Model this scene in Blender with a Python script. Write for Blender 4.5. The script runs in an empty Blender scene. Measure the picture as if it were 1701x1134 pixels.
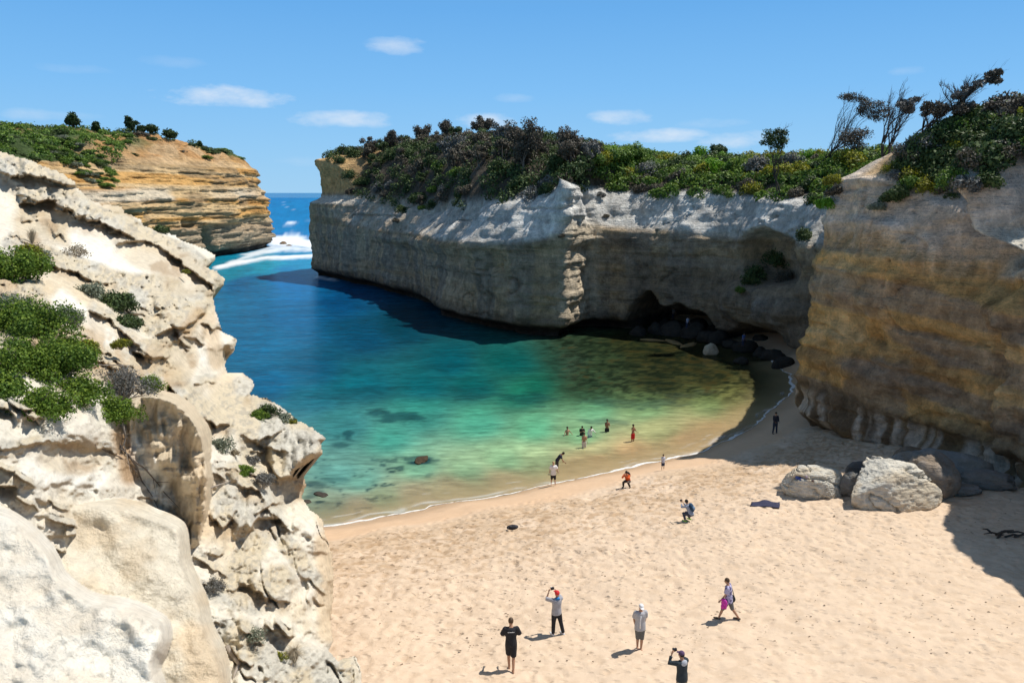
import bpy, bmesh, math, random
import numpy as np
from mathutils import Vector, Matrix, Quaternion
from mathutils.bvhtree import BVHTree

random.seed(7)
rng = np.random.default_rng(7)
R = math.radians
scene = bpy.context.scene
col = scene.collection

# ------------------------------------------------------------------ camera, sky, sun
F = 1323.0                    # focal length in photograph pixels (28 mm on 36 mm, 1701 wide)
CAM_H = 19.0
PITCH = math.atan(247.0 / F)
cam_d = bpy.data.cameras.new('camera'); cam = bpy.data.objects.new('camera', cam_d); col.objects.link(cam)
cam_d.lens = 28.0; cam_d.sensor_width = 36.0; cam_d.clip_end = 60000; cam_d.clip_start = 0.2
cam.location = (0, 0, CAM_H); cam.rotation_euler = (math.pi / 2 - PITCH, 0, 0)
scene.camera = cam
SUN = Vector((0.47, 0.17, 0.87)).normalized()
SUN_EL = math.asin(SUN.z); SUN_AZ = math.atan2(SUN.x, SUN.y)
sun_d = bpy.data.lights.new('sun', 'SUN'); sun = bpy.data.objects.new('sun', sun_d); col.objects.link(sun)
sun_d.energy = 4.95; sun_d.angle = R(0.53); sun_d.color = (1.0, 0.955, 0.89)
sun.rotation_euler = SUN.to_track_quat('Z', 'Y').to_euler()
sun.location = (40, 20, 80)
scene.view_settings.view_transform = 'Standard'; scene.view_settings.look = 'None'
scene.view_settings.exposure = 0.10; scene.view_settings.gamma = 1.0; scene.view_settings.use_curve_mapping = False
scene.render.engine = 'CYCLES'
scene.cycles.max_bounces = 7; scene.cycles.diffuse_bounces = 5; scene.cycles.transparent_max_bounces = 8

def ray(px, py):
    dx = (np.asarray(px, float) - 850.5) / F; up = -(np.asarray(py, float) - 567.0) / F
    c, s = math.cos(PITCH), math.sin(PITCH)
    return np.stack([dx, c + s * up, -s + c * up], -1)
def PY(px, py, Y):
    """world point seen at photograph pixel (px,py) at forward distance Y"""
    r = ray(px, py); Y = np.asarray(Y, float)
    return np.array([0, 0, CAM_H]) + r * (Y / r[..., 1])[..., None]
def G(px, py, z=0.0):
    r = ray(px, py); return np.array([0, 0, CAM_H]) + r * ((z - CAM_H) / r[..., 2])[..., None]
def proj(p):
    p = np.asarray(p, float); c, s = math.cos(PITCH), math.sin(PITCH)
    x, y, z = p[..., 0], p[..., 1], p[..., 2] - CAM_H
    d = y * c - z * s; u = y * s + z * c
    d = np.where(np.abs(d) < 1e-3, 1e-3, d)
    return 850.5 + F * x / d, 567.0 - F * u / d, d

def node(N, typ, **kw):
    n = N.new(typ)
    for k, v in kw.items():
        if k in ('operation', 'data_type', 'blend_type', 'noise_dimensions', 'feature', 'attribute_name', 'distance'): setattr(n, k, v)
        else: n.inputs[k.replace('_', ' ')].default_value = v
    return n
world = bpy.data.worlds.new('World'); scene.world = world; world.use_nodes = True
def build_world():
    nt = world.node_tree; N = nt.nodes; L = nt.links; N.clear()
    out = N.new('ShaderNodeOutputWorld'); bg = N.new('ShaderNodeBackground')
    sky = N.new('ShaderNodeTexSky'); sky.sky_type = 'NISHITA'; sky.sun_disc = False
    sky.sun_elevation = SUN_EL; sky.sun_rotation = SUN_AZ; sky.altitude = 0; sky.air_density = 1.0; sky.dust_density = 0.2; sky.ozone_density = 3.0
    hs = N.new('ShaderNodeHueSaturation'); hs.inputs['Saturation'].default_value = 1.12; hs.inputs['Value'].default_value = 1.0
    L.new(sky.outputs[0], hs.inputs['Color'])
    tcs = N.new('ShaderNodeTexCoord'); sx = N.new('ShaderNodeSeparateXYZ'); L.new(tcs.outputs['Generated'], sx.inputs[0])
    rp = N.new('ShaderNodeValToRGB'); e = rp.color_ramp.elements
    e[0].position = 0.0; e[0].color = (.33, .60, .86, 1); e[1].position = 1.0; e[1].color = (.13, .18, .27, 1)
    for pos, c in ((.05, (.275, .56, .87, 1)), (.12, (.20, .49, .865, 1)), (.21, (.135, .40, .80, 1)), (.36, (.13, .31, .58, 1)), (.6, (.11, .21, .38, 1))):
        q = e.new(pos); q.color = c
    L.new(sx.outputs['Z'], rp.inputs[0])
    sc_ = node(N, 'ShaderNodeVectorMath', operation='SCALE'); L.new(rp.outputs[0], sc_.inputs[0]); sc_.inputs['Scale'].default_value = 11.1
    mxs = N.new('ShaderNodeMix'); mxs.data_type = 'RGBA'; mxs.inputs['Factor'].default_value = .95; L.new(hs.outputs[0], mxs.inputs['A']); L.new(sc_.outputs[0], mxs.inputs['B'])
    tc = N.new('ShaderNodeTexCoord')
    noi = N.new('ShaderNodeTexNoise'); noi.inputs['Scale'].default_value = 22; noi.inputs['Detail'].default_value = 7; noi.inputs['Roughness'].default_value = .62
    mp = N.new('ShaderNodeMapping'); mp.inputs['Scale'].default_value = (1, 1, 2.6)
    L.new(tc.outputs['Generated'], mp.inputs[0]); L.new(mp.outputs[0], noi.inputs['Vector'])
    def math_(op, a, b=None, c=None):
        n = N.new('ShaderNodeMath'); n.operation = op
        for i, v in enumerate((a, b, c)):
            if v is None: continue
            if isinstance(v, (int, float)): n.inputs[i].default_value = v
            else: L.new(v, n.inputs[i])
        return n.outputs[0]
    def dot(v):
        n = N.new('ShaderNodeVectorMath'); n.operation = 'DOT_PRODUCT'; L.new(tc.outputs['Generated'], n.inputs[0]); n.inputs[1].default_value = v; return n.outputs['Value']
    clouds = [(372, 160, 120, 20, 1.0), (665, 76, 55, 16, .62), (570, 198, 85, 15, .8), (50, 190, 45, 11, .35), (125, 115, 60, 8, .13),
              (285, 103, 55, 10, .16), (805, 200, 55, 14, .85), (1100, 225, 95, 12, .85), (1030, 196, 60, 14, .7), (1225, 232, 70, 15, .75),
              (850, 163, 35, 8, .28), (1505, 118, 30, 8, .22), (1180, 205, 60, 9, .25), (520, 268, 60, 9, .15), (110, 192, 70, 8, .2), (700, 258, 90, 10, .3),
              (-250, 150, 160, 30, .9), (2050, 190, 150, 28, .8), (2350, 90, 140, 24, .7), (-600, 60, 150, 22, .6)]
    tot = None
    for (px, py, w, h, s) in clouds:
        c = Vector(ray(px, py)).normalized(); rt = Vector((c.y, -c.x, 0)).normalized(); up = rt.cross(c)
        k = math.sqrt(1 + ((px - 850) / F) ** 2 + ((py - 567) / F) ** 2)
        u = dot(tuple(rt * (F * k / w))); v = dot(tuple(up * (F * k / h))); fr = dot(tuple(c))
        r2 = math_('ADD', math_('MULTIPLY', u, u), math_('MULTIPLY', v, v))
        m = math_('SUBTRACT', 1.0, r2)
        m = math_('MULTIPLY_ADD', math_('SUBTRACT', noi.outputs['Fac'], .5), 3.2, m)
        m = math_('MULTIPLY', m, .55 * s); 
        n = N.new('ShaderNodeClamp'); L.new(m, n.inputs[0]); n.inputs[2].default_value = s
        m = math_('MULTIPLY', n.outputs[0], math_('GREATER_THAN', fr, 0))
        tot = m if tot is None else math_('MAXIMUM', tot, m)
    mix = N.new('ShaderNodeMix'); mix.data_type = 'RGBA'; L.new(tot, mix.inputs['Factor'])
    L.new(mxs.outputs['Result'], mix.inputs['A']); mix.inputs['B'].default_value = (8.0, 8.8, 9.8, 1)
    L.new(mix.outputs['Result'], bg.inputs[0]); bg.inputs[1].default_value = SKY_STRENGTH; L.new(bg.outputs[0], out.inputs[0])
SKY_STRENGTH = 0.09
build_world()

# ------------------------------------------------------------------ numpy noise
_perm = np.random.default_rng(3).permutation(256).astype(np.int64)
_vals = np.random.default_rng(4).random(256) * 2 - 1
def vnoise(x, y, z=0.0, seed=0):
    x, y, z = np.broadcast_arrays(np.asarray(x, float), np.asarray(y, float), np.asarray(z, float))
    x = x + seed * 17.31; y = y + seed * 5.77
    xi, yi, zi = np.floor(x).astype(np.int64), np.floor(y).astype(np.int64), np.floor(z).astype(np.int64)
    fx, fy, fz = x - xi, y - yi, z - zi
    fx = fx * fx * fx * (fx * (fx * 6 - 15) + 10); fy = fy * fy * fy * (fy * (fy * 6 - 15) + 10); fz = fz * fz * fz * (fz * (fz * 6 - 15) + 10)
    def h(a, b, c): return _vals[_perm[(_perm[(_perm[a & 255] + b) & 255] + c) & 255]]
    def lerp(a, b, t): return a + (b - a) * t
    l0 = lerp(lerp(h(xi, yi, zi), h(xi + 1, yi, zi), fx), lerp(h(xi, yi + 1, zi), h(xi + 1, yi + 1, zi), fx), fy)
    l1 = lerp(lerp(h(xi, yi, zi + 1), h(xi + 1, yi, zi + 1), fx), lerp(h(xi, yi + 1, zi + 1), h(xi + 1, yi + 1, zi + 1), fx), fy)
    return lerp(l0, l1, fz)
def fbm(x, y, z=0.0, oct=4, gain=.5, seed=0, ridge=False):
    t = 0; a = 1.0; s = 0; f = 1.0
    for i in range(oct):
        n = vnoise(np.asarray(x) * f, np.asarray(y) * f, np.asarray(z) * f, seed + i * 3)
        if ridge: n = 1 - 2 * np.abs(n)
        t = t + a * n; s += a; a *= gain; f *= 2.03
    return t / s
def sstep(a, b, x):
    t = np.clip((np.asarray(x, float) - a) / (b - a), 0, 1); return t * t * (3 - 2 * t)
def mixc(c, new, m):
    return c + (np.asarray(new, float) - c) * np.clip(m, 0, 1)[..., None]
def seg_dist(px, py, pts, closed=False):
    d = np.full(np.shape(px), 1e9)
    n = len(pts)
    for i in range(n if closed else n - 1):
        ax, ay = pts[i]; bx, by = pts[(i + 1) % n]
        vx, vy = bx - ax, by - ay; L2 = vx * vx + vy * vy + 1e-9
        t = np.clip(((px - ax) * vx + (py - ay) * vy) / L2, 0, 1)
        d = np.minimum(d, np.hypot(px - ax - t * vx, py - ay - t * vy))
    return d
def in_poly(px, py, pts):
    r = np.zeros(np.shape(px), bool); n = len(pts)
    for i in range(n):
        ax, ay = pts[i]; bx, by = pts[(i + 1) % n]
        if ay == by: continue
        c = ((ay > py) != (by > py)) & (px < (bx - ax) * (py - ay) / (by - ay) + ax)
        r ^= c
    return r
def sdist(px, py, pts):
    d = seg_dist(px, py, pts, True); return np.where(in_poly(px, py, pts), -d, d)
def tps(P, V):
    P = np.asarray(P, float); n = len(P)
    def K(a, b):
        r = np.hypot(a[:, None, 0] - b[None, :, 0], a[:, None, 1] - b[None, :, 1]) + 1e-9; return r * r * np.log(r)
    A = np.zeros((n + 3, n + 3)); A[:n, :n] = K(P, P) + np.eye(n) * 1e-3
    A[:n, n] = 1; A[:n, n + 1:] = P; A[n, :n] = 1; A[n + 1:, :n] = P.T
    w = np.linalg.solve(A, np.concatenate([np.asarray(V, float), np.zeros((3,))]))
    def f(x, y):
        sh = np.shape(x); q = np.stack([np.ravel(x), np.ravel(y)], -1).astype(float); out = np.empty(len(q))
        for i in range(0, len(q), 20000):
            b = q[i:i + 20000]; out[i:i + 20000] = K(b, P) @ w[:n] + w[n] + b @ w[n + 1:]
        return out.reshape(sh)
    return f

# ------------------------------------------------------------------ mesh helpers
def np_mesh(name, V, Fq, colors=None, smooth=True, extra=None):
    """mesh from vertex array and quad (or tri) array"""
    V = np.asarray(V, np.float32); Fq = np.asarray(Fq, np.int32)
    me = bpy.data.meshes.new(name); k = Fq.shape[1]
    me.vertices.add(len(V)); me.vertices.foreach_set('co', V.ravel())
    me.loops.add(Fq.size); me.loops.foreach_set('vertex_index', Fq.ravel())
    me.polygons.add(len(Fq)); me.polygons.foreach_set('loop_start', np.arange(0, Fq.size, k, dtype=np.int32))
    me.polygons.foreach_set('loop_total', np.full(len(Fq), k, np.int32))
    me.update(calc_edges=True)
    me.polygons.foreach_set('use_smooth', np.full(len(Fq), smooth))
    if colors is not None:
        a = me.color_attributes.new('col', 'FLOAT_COLOR', 'POINT')
        c = np.ones((len(V), 4), np.float32); c[:, :3] = np.asarray(colors).reshape(-1, 3); a.data.foreach_set('color', c.ravel())
    for kx, vv in (extra or {}).items():
        a = me.attributes.new(kx, 'FLOAT', 'POINT'); a.data.foreach_set('value', np.asarray(vv, np.float32).ravel())
    return me
def grid_faces(H, W, mask=None, flip=False):
    i = np.arange(H * W).reshape(H, W)
    f = np.stack([i[:-1, :-1], i[:-1, 1:], i[1:, 1:], i[1:, :-1]], -1)
    if flip: f = f[..., ::-1]
    if mask is not None: f = f[mask]
    return f.reshape(-1, 4)
def grid_norm(P):
    a = np.gradient(P, axis=1); b = np.gradient(P, axis=0); n = np.cross(a, b)
    return n / (np.linalg.norm(n, axis=-1, keepdims=True) + 1e-9)
def link(name, me, mat=None, parent=None):
    o = bpy.data.objects.new(name, me); col.objects.link(o)
    if mat is not None and not me.materials: me.materials.append(mat)
    if parent is not None: o.parent = parent
    return o
def tag(o, label=None, cat=None, group=None, kind=None):
    if label: o['label'] = label
    if cat: o['category'] = cat
    if group: o['group'] = group
    if kind: o['kind'] = kind
    return o
def empty(name, loc, rz=0, sc=1):
    o = bpy.data.objects.new(name, None); col.objects.link(o); o.location = loc; o.rotation_euler = (0, 0, rz); o.scale = (sc, sc, sc); o.empty_display_size = .2
    return o

class MB:
    """collects tubes, ellipsoids and quads into one mesh"""
    def __init__(s): s.v = []; s.f = []
    def add(s, vs, fs):
        b = len(s.v); s.v += [tuple(v) for v in vs]; s.f += [tuple(i + b for i in f) for f in fs]
    def tube(s, pts, rad, seg=8, flat=1.0, ref=None, cap=True):
        pts = [Vector(p) for p in pts]; n = len(pts)
        if not hasattr(rad, '__len__'): rad = [rad] * n
        rings = []; prev = Vector(ref) if ref else None
        for i, p in enumerate(pts):
            t = (pts[min(i + 1, n - 1)] - pts[max(i - 1, 0)])
            if t.length < 1e-7: t = Vector((0, 0, 1))
            t.normalize()
            if prev is None: prev = Vector((1, 0, 0)) if abs(t.x) < .9 else Vector((0, 1, 0))
            a = prev - t * prev.dot(t)
            if a.length < 1e-4: a = t.orthogonal()
            a.normalize(); b = t.cross(a); prev = a
            r = rad[i]; ra, rb = (r if hasattr(r, '__len__') else (r, r * flat))
            rings.append([p + a * (ra * math.cos(2 * math.pi * k / seg)) + b * (rb * math.sin(2 * math.pi * k / seg)) for k in range(seg)])
        vs = [v for r in rings for v in r]; fs = []
        for i in range(n - 1):
            for k in range(seg):
                k2 = (k + 1) % seg; fs.append((i * seg + k, i * seg + k2, (i + 1) * seg + k2, (i + 1) * seg + k))
        if cap:
            c0 = len(vs); vs.append(pts[0]); vs.append(pts[-1])
            for k in range(seg):
                k2 = (k + 1) % seg; fs.append((c0, k2, k)); fs.append((c0 + 1, (n - 1) * seg + k, (n - 1) * seg + k2))
        s.add(vs, fs)
    def ell(s, c, r, rot=None, nu=10, nv=7, zmin=-1.0):
        vs = []; fs = []; c = Vector(c)
        for j in range(nv + 1):
            ph = -math.pi / 2 + math.pi * j / nv
            z = max(math.sin(ph), zmin); rr = math.sqrt(max(0, 1 - z * z)) if z > zmin else math.sqrt(1 - zmin * zmin) * (0 if math.sin(ph) < zmin and j == 0 else 1)
            for k in range(nu):
                v = Vector((rr * math.cos(2 * math.pi * k / nu) * r[0], rr * math.sin(2 * math.pi * k / nu) * r[1], z * r[2]))
                if rot is not None: v = rot @ v
                vs.append(c + v)
        for j in range(nv):
            for k in range(nu):
                k2 = (k + 1) % nu; fs.append((j * nu + k, j * nu + k2, (j + 1) * nu + k2, (j + 1) * nu + k))
        s.add(vs, fs)
    def box(s, c, r, rot=None):
        vs = []
        for x in (-1, 1):
            for y in (-1, 1):
                for z in (-1, 1):
                    v = Vector((x * r[0], y * r[1], z * r[2]))
                    if rot is not None: v = rot @ v
                    vs.append(Vector(c) + v)
        s.add(vs, [(0, 1, 3, 2), (4, 6, 7, 5), (0, 4, 5, 1), (2, 3, 7, 6), (0, 2, 6, 4), (1, 5, 7, 3)])
    def mesh(s, name, smooth=True):
        me = bpy.data.meshes.new(name); me.from_pydata(s.v, [], s.f); me.update()
        me.polygons.foreach_set('use_smooth', [smooth] * len(me.polygons)); return me
    def build(s, name, mat, parent=None, smooth=True): return link(name, s.mesh(name, smooth), mat, parent)

# ------------------------------------------------------------------ materials
def new_mat(name):
    m = bpy.data.materials.new(name); m.use_nodes = True; nt = m.node_tree; nt.nodes.clear()
    out = nt.nodes.new('ShaderNodeOutputMaterial'); return m, nt, nt.nodes, nt.links, out
def rock_mat(name, sc=1.0, bump=.5, var=.35, pits=.0, streak=0.0, beds=1.0):
    m, nt, N, L, out = new_mat(name)
    at = N.new('ShaderNodeAttribute'); at.attribute_name = 'col'
    tc = N.new('ShaderNodeTexCoord')
    n1 = node(N, 'ShaderNodeTexNoise', Scale=1.1 * sc, Detail=9, Roughness=.68); L.new(tc.outputs['Object'], n1.inputs['Vector'])
    n2 = node(N, 'ShaderNodeTexNoise', Scale=7 * sc, Detail=6, Roughness=.7); L.new(tc.outputs['Object'], n2.inputs['Vector'])
    mp = N.new('ShaderNodeMapping'); mp.inputs['Scale'].default_value = (.35, .35, 3.2); L.new(tc.outputs['Object'], mp.inputs[0])
    n3 = node(N, 'ShaderNodeTexNoise', Scale=1.6 * sc, Detail=6, Roughness=.6); L.new(mp.outputs[0], n3.inputs['Vector'])
    mr = N.new('ShaderNodeMapRange'); mr.inputs[1].default_value = .28; mr.inputs[2].default_value = .72; mr.inputs[3].default_value = 1 - var; mr.inputs[4].default_value = 1 + var * .95
    L.new(n1.outputs['Fac'], mr.inputs[0])
    mr2 = N.new('ShaderNodeMapRange'); mr2.inputs[1].default_value = .3; mr2.inputs[2].default_value = .7; mr2.inputs[3].default_value = 1 - var * .45; mr2.inputs[4].default_value = 1 + var * .45
    L.new(n2.outputs['Fac'], mr2.inputs[0])
    mu = node(N, 'ShaderNodeMath', operation='MULTIPLY'); L.new(mr.outputs[0], mu.inputs[0]); L.new(mr2.outputs[0], mu.inputs[1])
    last = mu
    if streak:
        mp2 = N.new('ShaderNodeMapping'); mp2.inputs['Scale'].default_value = (1.0, 1.0, .09); L.new(tc.outputs['Object'], mp2.inputs[0])
        n4 = node(N, 'ShaderNodeTexNoise', Scale=1.3 * sc, Detail=6, Roughness=.65); L.new(mp2.outputs[0], n4.inputs['Vector'])
        mr4 = N.new('ShaderNodeMapRange'); mr4.inputs[1].default_value = .35; mr4.inputs[2].default_value = .65; mr4.inputs[3].default_value = 1 - streak; mr4.inputs[4].default_value = 1 + streak
        L.new(n4.outputs['Fac'], mr4.inputs[0])
        last = node(N, 'ShaderNodeMath', operation='MULTIPLY'); L.new(mu.outputs[0], last.inputs[0]); L.new(mr4.outputs[0], last.inputs[1])
    vm = node(N, 'ShaderNodeVectorMath', operation='SCALE'); L.new(at.outputs['Color'], vm.inputs[0]); L.new(last.outputs[0], vm.inputs['Scale'])
    p = N.new('ShaderNodeBsdfPrincipled'); p.inputs['Roughness'].default_value = .93; p.inputs['Specular IOR Level'].default_value = .15
    L.new(vm.outputs[0], p.inputs['Base Color'])
    add = node(N, 'ShaderNodeMath', operation='MULTIPLY_ADD'); L.new(n3.outputs['Fac'], add.inputs[0]); add.inputs[1].default_value = beds; L.new(n1.outputs['Fac'], add.inputs[2])
    add2 = node(N, 'ShaderNodeMath', operation='MULTIPLY_ADD'); L.new(n2.outputs['Fac'], add2.inputs[0]); add2.inputs[1].default_value = .3; L.new(add.outputs[0], add2.inputs[2])
    bp = N.new('ShaderNodeBump'); bp.inputs['Strength'].default_value = bump; bp.inputs['Distance'].default_value = .6 / sc
    L.new(add2.outputs[0], bp.inputs['Height']); L.new(bp.outputs[0], p.inputs['Normal'])
    L.new(p.outputs[0], out.inputs[0]); return m
def leaf_mat(name, a, b, tip=None, scale=1.2, trans=.25):
    m, nt, N, L, out = new_mat(name)
    tc = N.new('ShaderNodeTexCoord'); oi = N.new('ShaderNodeObjectInfo'); ge = N.new('ShaderNodeNewGeometry')
    n1 = node(N, 'ShaderNodeTexNoise', Scale=scale, Detail=4, Roughness=.7); L.new(tc.outputs['Object'], n1.inputs['Vector'])
    r1 = N.new('ShaderNodeMapRange'); r1.inputs[1].default_value = .35; r1.inputs[2].default_value = .65; L.new(n1.outputs['Fac'], r1.inputs[0])
    ad = node(N, 'ShaderNodeMath', operation='MULTIPLY_ADD'); L.new(ge.outputs['Random Per Island'], ad.inputs[0]); ad.inputs[1].default_value = .5; L.new(r1.outputs[0], ad.inputs[2])
    sb = node(N, 'ShaderNodeMath', operation='MULTIPLY_ADD'); L.new(oi.outputs['Random'], sb.inputs[0]); sb.inputs[1].default_value = .5; L.new(ad.outputs[0], sb.inputs[2])
    r2 = N.new('ShaderNodeMapRange'); r2.inputs[1].default_value = .2; r2.inputs[2].default_value = 1.5; L.new(sb.outputs[0], r2.inputs[0])
    mx = N.new('ShaderNodeMix'); mx.data_type = 'RGBA'; mx.inputs['A'].default_value = (*a, 1); mx.inputs['B'].default_value = (*b, 1); L.new(r2.outputs[0], mx.inputs['Factor'])
    last = mx.outputs['Result']
    if tip:
        at = N.new('ShaderNodeAttribute'); at.attribute_name = 'tip'
        m2 = N.new('ShaderNodeMix'); m2.data_type = 'RGBA'; L.new(at.outputs['Fac'], m2.inputs['Factor']); L.new(last, m2.inputs['A']); m2.inputs['B'].default_value = (*tip, 1); last = m2.outputs['Result']
    d = N.new('ShaderNodeBsdfPrincipled'); d.inputs['Roughness'].default_value = .6; d.inputs['Specular IOR Level'].default_value = .25; L.new(last, d.inputs['Base Color'])
    t = N.new('ShaderNodeBsdfTranslucent'); L.new(last, t.inputs[0])
    ms = N.new('ShaderNodeMixShader'); ms.inputs[0].default_value = trans; L.new(d.outputs[0], ms.inputs[1]); L.new(t.outputs[0], ms.inputs[2])
    L.new(ms.outputs[0], out.inputs[0]); return m
_pm = {}
def plain(name, c, rough=.8, var=.12, sc=20):
    if name in _pm: return _pm[name]
    m, nt, N, L, out = new_mat(name); tc = N.new('ShaderNodeTexCoord')
    n1 = node(N, 'ShaderNodeTexNoise', Scale=sc, Detail=4, Roughness=.6); L.new(tc.outputs['Object'], n1.inputs['Vector'])
    mr = N.new('ShaderNodeMapRange'); mr.inputs[1].default_value = .3; mr.inputs[2].default_value = .7; mr.inputs[3].default_value = 1 - var; mr.inputs[4].default_value = 1 + var; L.new(n1.outputs['Fac'], mr.inputs[0])
    rgb = N.new('ShaderNodeRGB'); rgb.outputs[0].default_value = (*c, 1)
    vm = node(N, 'ShaderNodeVectorMath', operation='SCALE'); L.new(rgb.outputs[0], vm.inputs[0]); L.new(mr.outputs[0], vm.inputs['Scale'])
    p = N.new('ShaderNodeBsdfPrincipled'); p.inputs['Roughness'].default_value = rough; p.inputs['Specular IOR Level'].default_value = .25; L.new(vm.outputs[0], p.inputs['Base Color'])
    bp = N.new('ShaderNodeBump'); bp.inputs['Strength'].default_value = .4; bp.inputs['Distance'].default_value = .01; L.new(n1.outputs['Fac'], bp.inputs['Height']); L.new(bp.outputs[0], p.inputs['Normal'])
    L.new(p.outputs[0], out.inputs[0]); _pm[name] = m; return m
# ------------------------------------------------------------------ beach and sea bed
WL = [(-900, 960), (0, 935), (300, 905), (470, 885), (540, 875), (580, 868), (620, 861), (660, 856), (700, 848), (730, 839), (760, 832), (800, 827), (850, 819), (885, 812), (920, 803), (950, 796), (980, 790), (1020, 782),
      (1060, 775), (1100, 768), (1140, 755), (1165, 748), (1190, 738), (1215, 727), (1245, 712), (1270, 694), (1290, 678), (1308, 660), (1320, 642), (1312, 622), (1280, 598), (1240, 576),
      (1190, 552), (1130, 532), (1060, 526), (990, 535), (940, 545)]
wl_w = [tuple(G(a, b, 0.0)[:2]) for a, b in WL]
sea_poly = wl_w + [(-46, 190), (100, 400), (3000, 3000), (-3000, 3000), (-3000, 45)]
def shore_d(x, y):
    """metres inland (+) or out to sea (-) of the water's edge"""
    d = seg_dist(x, y, wl_w); s = in_poly(x, y, sea_poly)
    d = np.where(s, -d, d)
    return d + .28 * vnoise(x * .35, y * .35, seed=4) + .1 * vnoise(x * 1.3, y * 1.3, seed=6)
def sand_z0(x, y, d=None):
    if d is None: d = shore_d(x, y)
    land = 4.3 * (1 - np.exp(-np.maximum(d, 0) / 13.0))
    sea = np.where(d < 0, np.maximum(.075 * d - .0016 * d * d, -6), 0)
    return land + sea
def sand_h(x, y):
    x = np.asarray(x, float); y = np.asarray(y, float); d = shore_d(x, y); z = sand_z0(x, y, d)
    dry = sstep(3.5, 8, d)
    z = z + dry * (.10 * fbm(x * .35, y * .35, seed=2, oct=2) + .025 * fbm(x * 1.3, y * 1.3, seed=3, oct=3)) + .03 * (1 - dry) * vnoise(x * .4, y * .4, seed=9)
    return z, d, dry
def build_sand():
    xs = np.concatenate([np.linspace(-90, -14, 40)[:-1], np.arange(-14, 36, .10), np.linspace(36, 80, 30)])
    ys = np.concatenate([np.linspace(-20, 17, 20)[:-1], np.arange(17, 62, .10), np.linspace(62, 140, 140)])
    X, Y = np.meshgrid(xs, ys); Z, D, dry = sand_h(X, Y)
    # churned sand: soft lumps and many foot pits
    band = sstep(4.8, 7.0, D + .8 * vnoise(X * .25, Y * .25, seed=18)); calm = 1 - .55 * sstep(17, 26, D)
    pit = fbm(X * 1.9 + .5 * vnoise(X, Y), Y * 2.3, seed=11, oct=3)
    Z = Z - calm * band * .085 * sstep(.05, .5, pit) + band * .02 * fbm(X * 4, Y * 4, seed=12, oct=2)
    # stamped footprints
    r2 = np.random.default_rng(11); n = 9000
    fx = r2.uniform(-12, 33, n); fy = r2.uniform(19, 60, n); fd = shore_d(fx, fy)
    keep = (fd > 4.6) & (r2.random(n) < np.where(fd < 17, 1.0, .3)); fx, fy = fx[keep], fy[keep]
    i0 = np.searchsorted(xs, fx); j0 = np.searchsorted(ys, fy); ang = r2.uniform(0, 6.28, len(fx))
    for k in range(len(fx)):
        a, b = i0[k], j0[k]; sl = (slice(max(b - 3, 0), b + 4), slice(max(a - 3, 0), a + 4))
        dx, dy = X[sl] - fx[k], Y[sl] - fy[k]; c, s = math.cos(ang[k]), math.sin(ang[k])
        u, v = (dx * c + dy * s) / .17, (-dx * s + dy * c) / .10; q = u * u + v * v
        Z[sl] += -.055 * np.exp(-q) + .016 * np.exp(-(np.sqrt(q) - 1.7) ** 2 * 3)
    dryc = np.array([.61, .47, .338]); wetc = np.array([.47, .315, .185]); darkc = np.array([.46, .325, .20])
    C = np.broadcast_to(dryc, X.shape + (3,)).copy()
    C *= (1 + .06 * fbm(X * .5, Y * .5, seed=21, oct=4))[..., None]
    C = mixc(C, darkc, .55 * sstep(4.2, 6, D) * (1 - sstep(8, 15, D)) * sstep(-.25, .4, fbm(X * .6, Y * .6, seed=31, oct=4) + .2))
    sp = fbm(X * 2.6, Y * 3.2, seed=33, oct=3); C = mixc(C, [.37, .245, .14], sstep(.12, .38, sp) * sstep(5.2, 7, D) * (.18 + .5 * (1 - sstep(9, 17, D))))
    C = mixc(C, dryc * np.array([.98, .88, .78]), (1 - sstep(4.4, 6.2, D + .8 * vnoise(X * .3, Y * .3, seed=8))) )
    C = mixc(C, wetc, (1 - sstep(.2, 2.6, D)))
    bed = np.array([.42, .31, .17]); C = mixc(C, bed, sstep(-.2, -4, D) * 1.0)
    wet = 1 - sstep(.3, 3.4, D)
    me = np_mesh('beach_sand', np.stack([X, Y, Z], -1).reshape(-1, 3), grid_faces(len(ys), len(xs)), C, extra={'wet': wet, 'band': band * calm})
    m, nt, N, L, out = new_mat('sand')
    at = N.new('ShaderNodeAttribute'); at.attribute_name = 'col'; aw = N.new('ShaderNodeAttribute'); aw.attribute_name = 'wet'; ab = N.new('ShaderNodeAttribute'); ab.attribute_name = 'band'
    tc = N.new('ShaderNodeTexCoord')
    g1 = node(N, 'ShaderNodeTexNoise', Scale=2.6, Detail=6, Roughness=.62); L.new(tc.outputs['Object'], g1.inputs['Vector'])
    g2 = node(N, 'ShaderNodeTexNoise', Scale=45, Detail=3, Roughness=.7); L.new(tc.outputs['Object'], g2.inputs['Vector'])
    mp = N.new('ShaderNodeMapping'); mp.inputs['Scale'].default_value = (1.5, 2.6, 1); mp.inputs['Rotation'].default_value = (0, 0, .5); L.new(tc.outputs['Object'], mp.inputs[0])
    vo = N.new('ShaderNodeTexVoronoi'); vo.inputs['Scale'].default_value = 1.5; L.new(mp.outputs[0], vo.inputs['Vector'])
    pr = N.new('ShaderNodeMapRange'); pr.inputs[1].default_value = .05; pr.inputs[2].default_value = .34; L.new(vo.outputs['Distance'], pr.inputs[0])
    mr = N.new('ShaderNodeMapRange'); mr.inputs[1].default_value = .3; mr.inputs[2].default_value = .7; mr.inputs[3].default_value = .95; mr.inputs[4].default_value = 1.05; L.new(g1.outputs['Fac'], mr.inputs[0])
    mr2 = N.new('ShaderNodeMapRange'); mr2.inputs[1].default_value = .3; mr2.inputs[2].default_value = .7; mr2.inputs[3].default_value = .95; mr2.inputs[4].default_value = 1.05; L.new(g2.outputs['Fac'], mr2.inputs[0])
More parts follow.
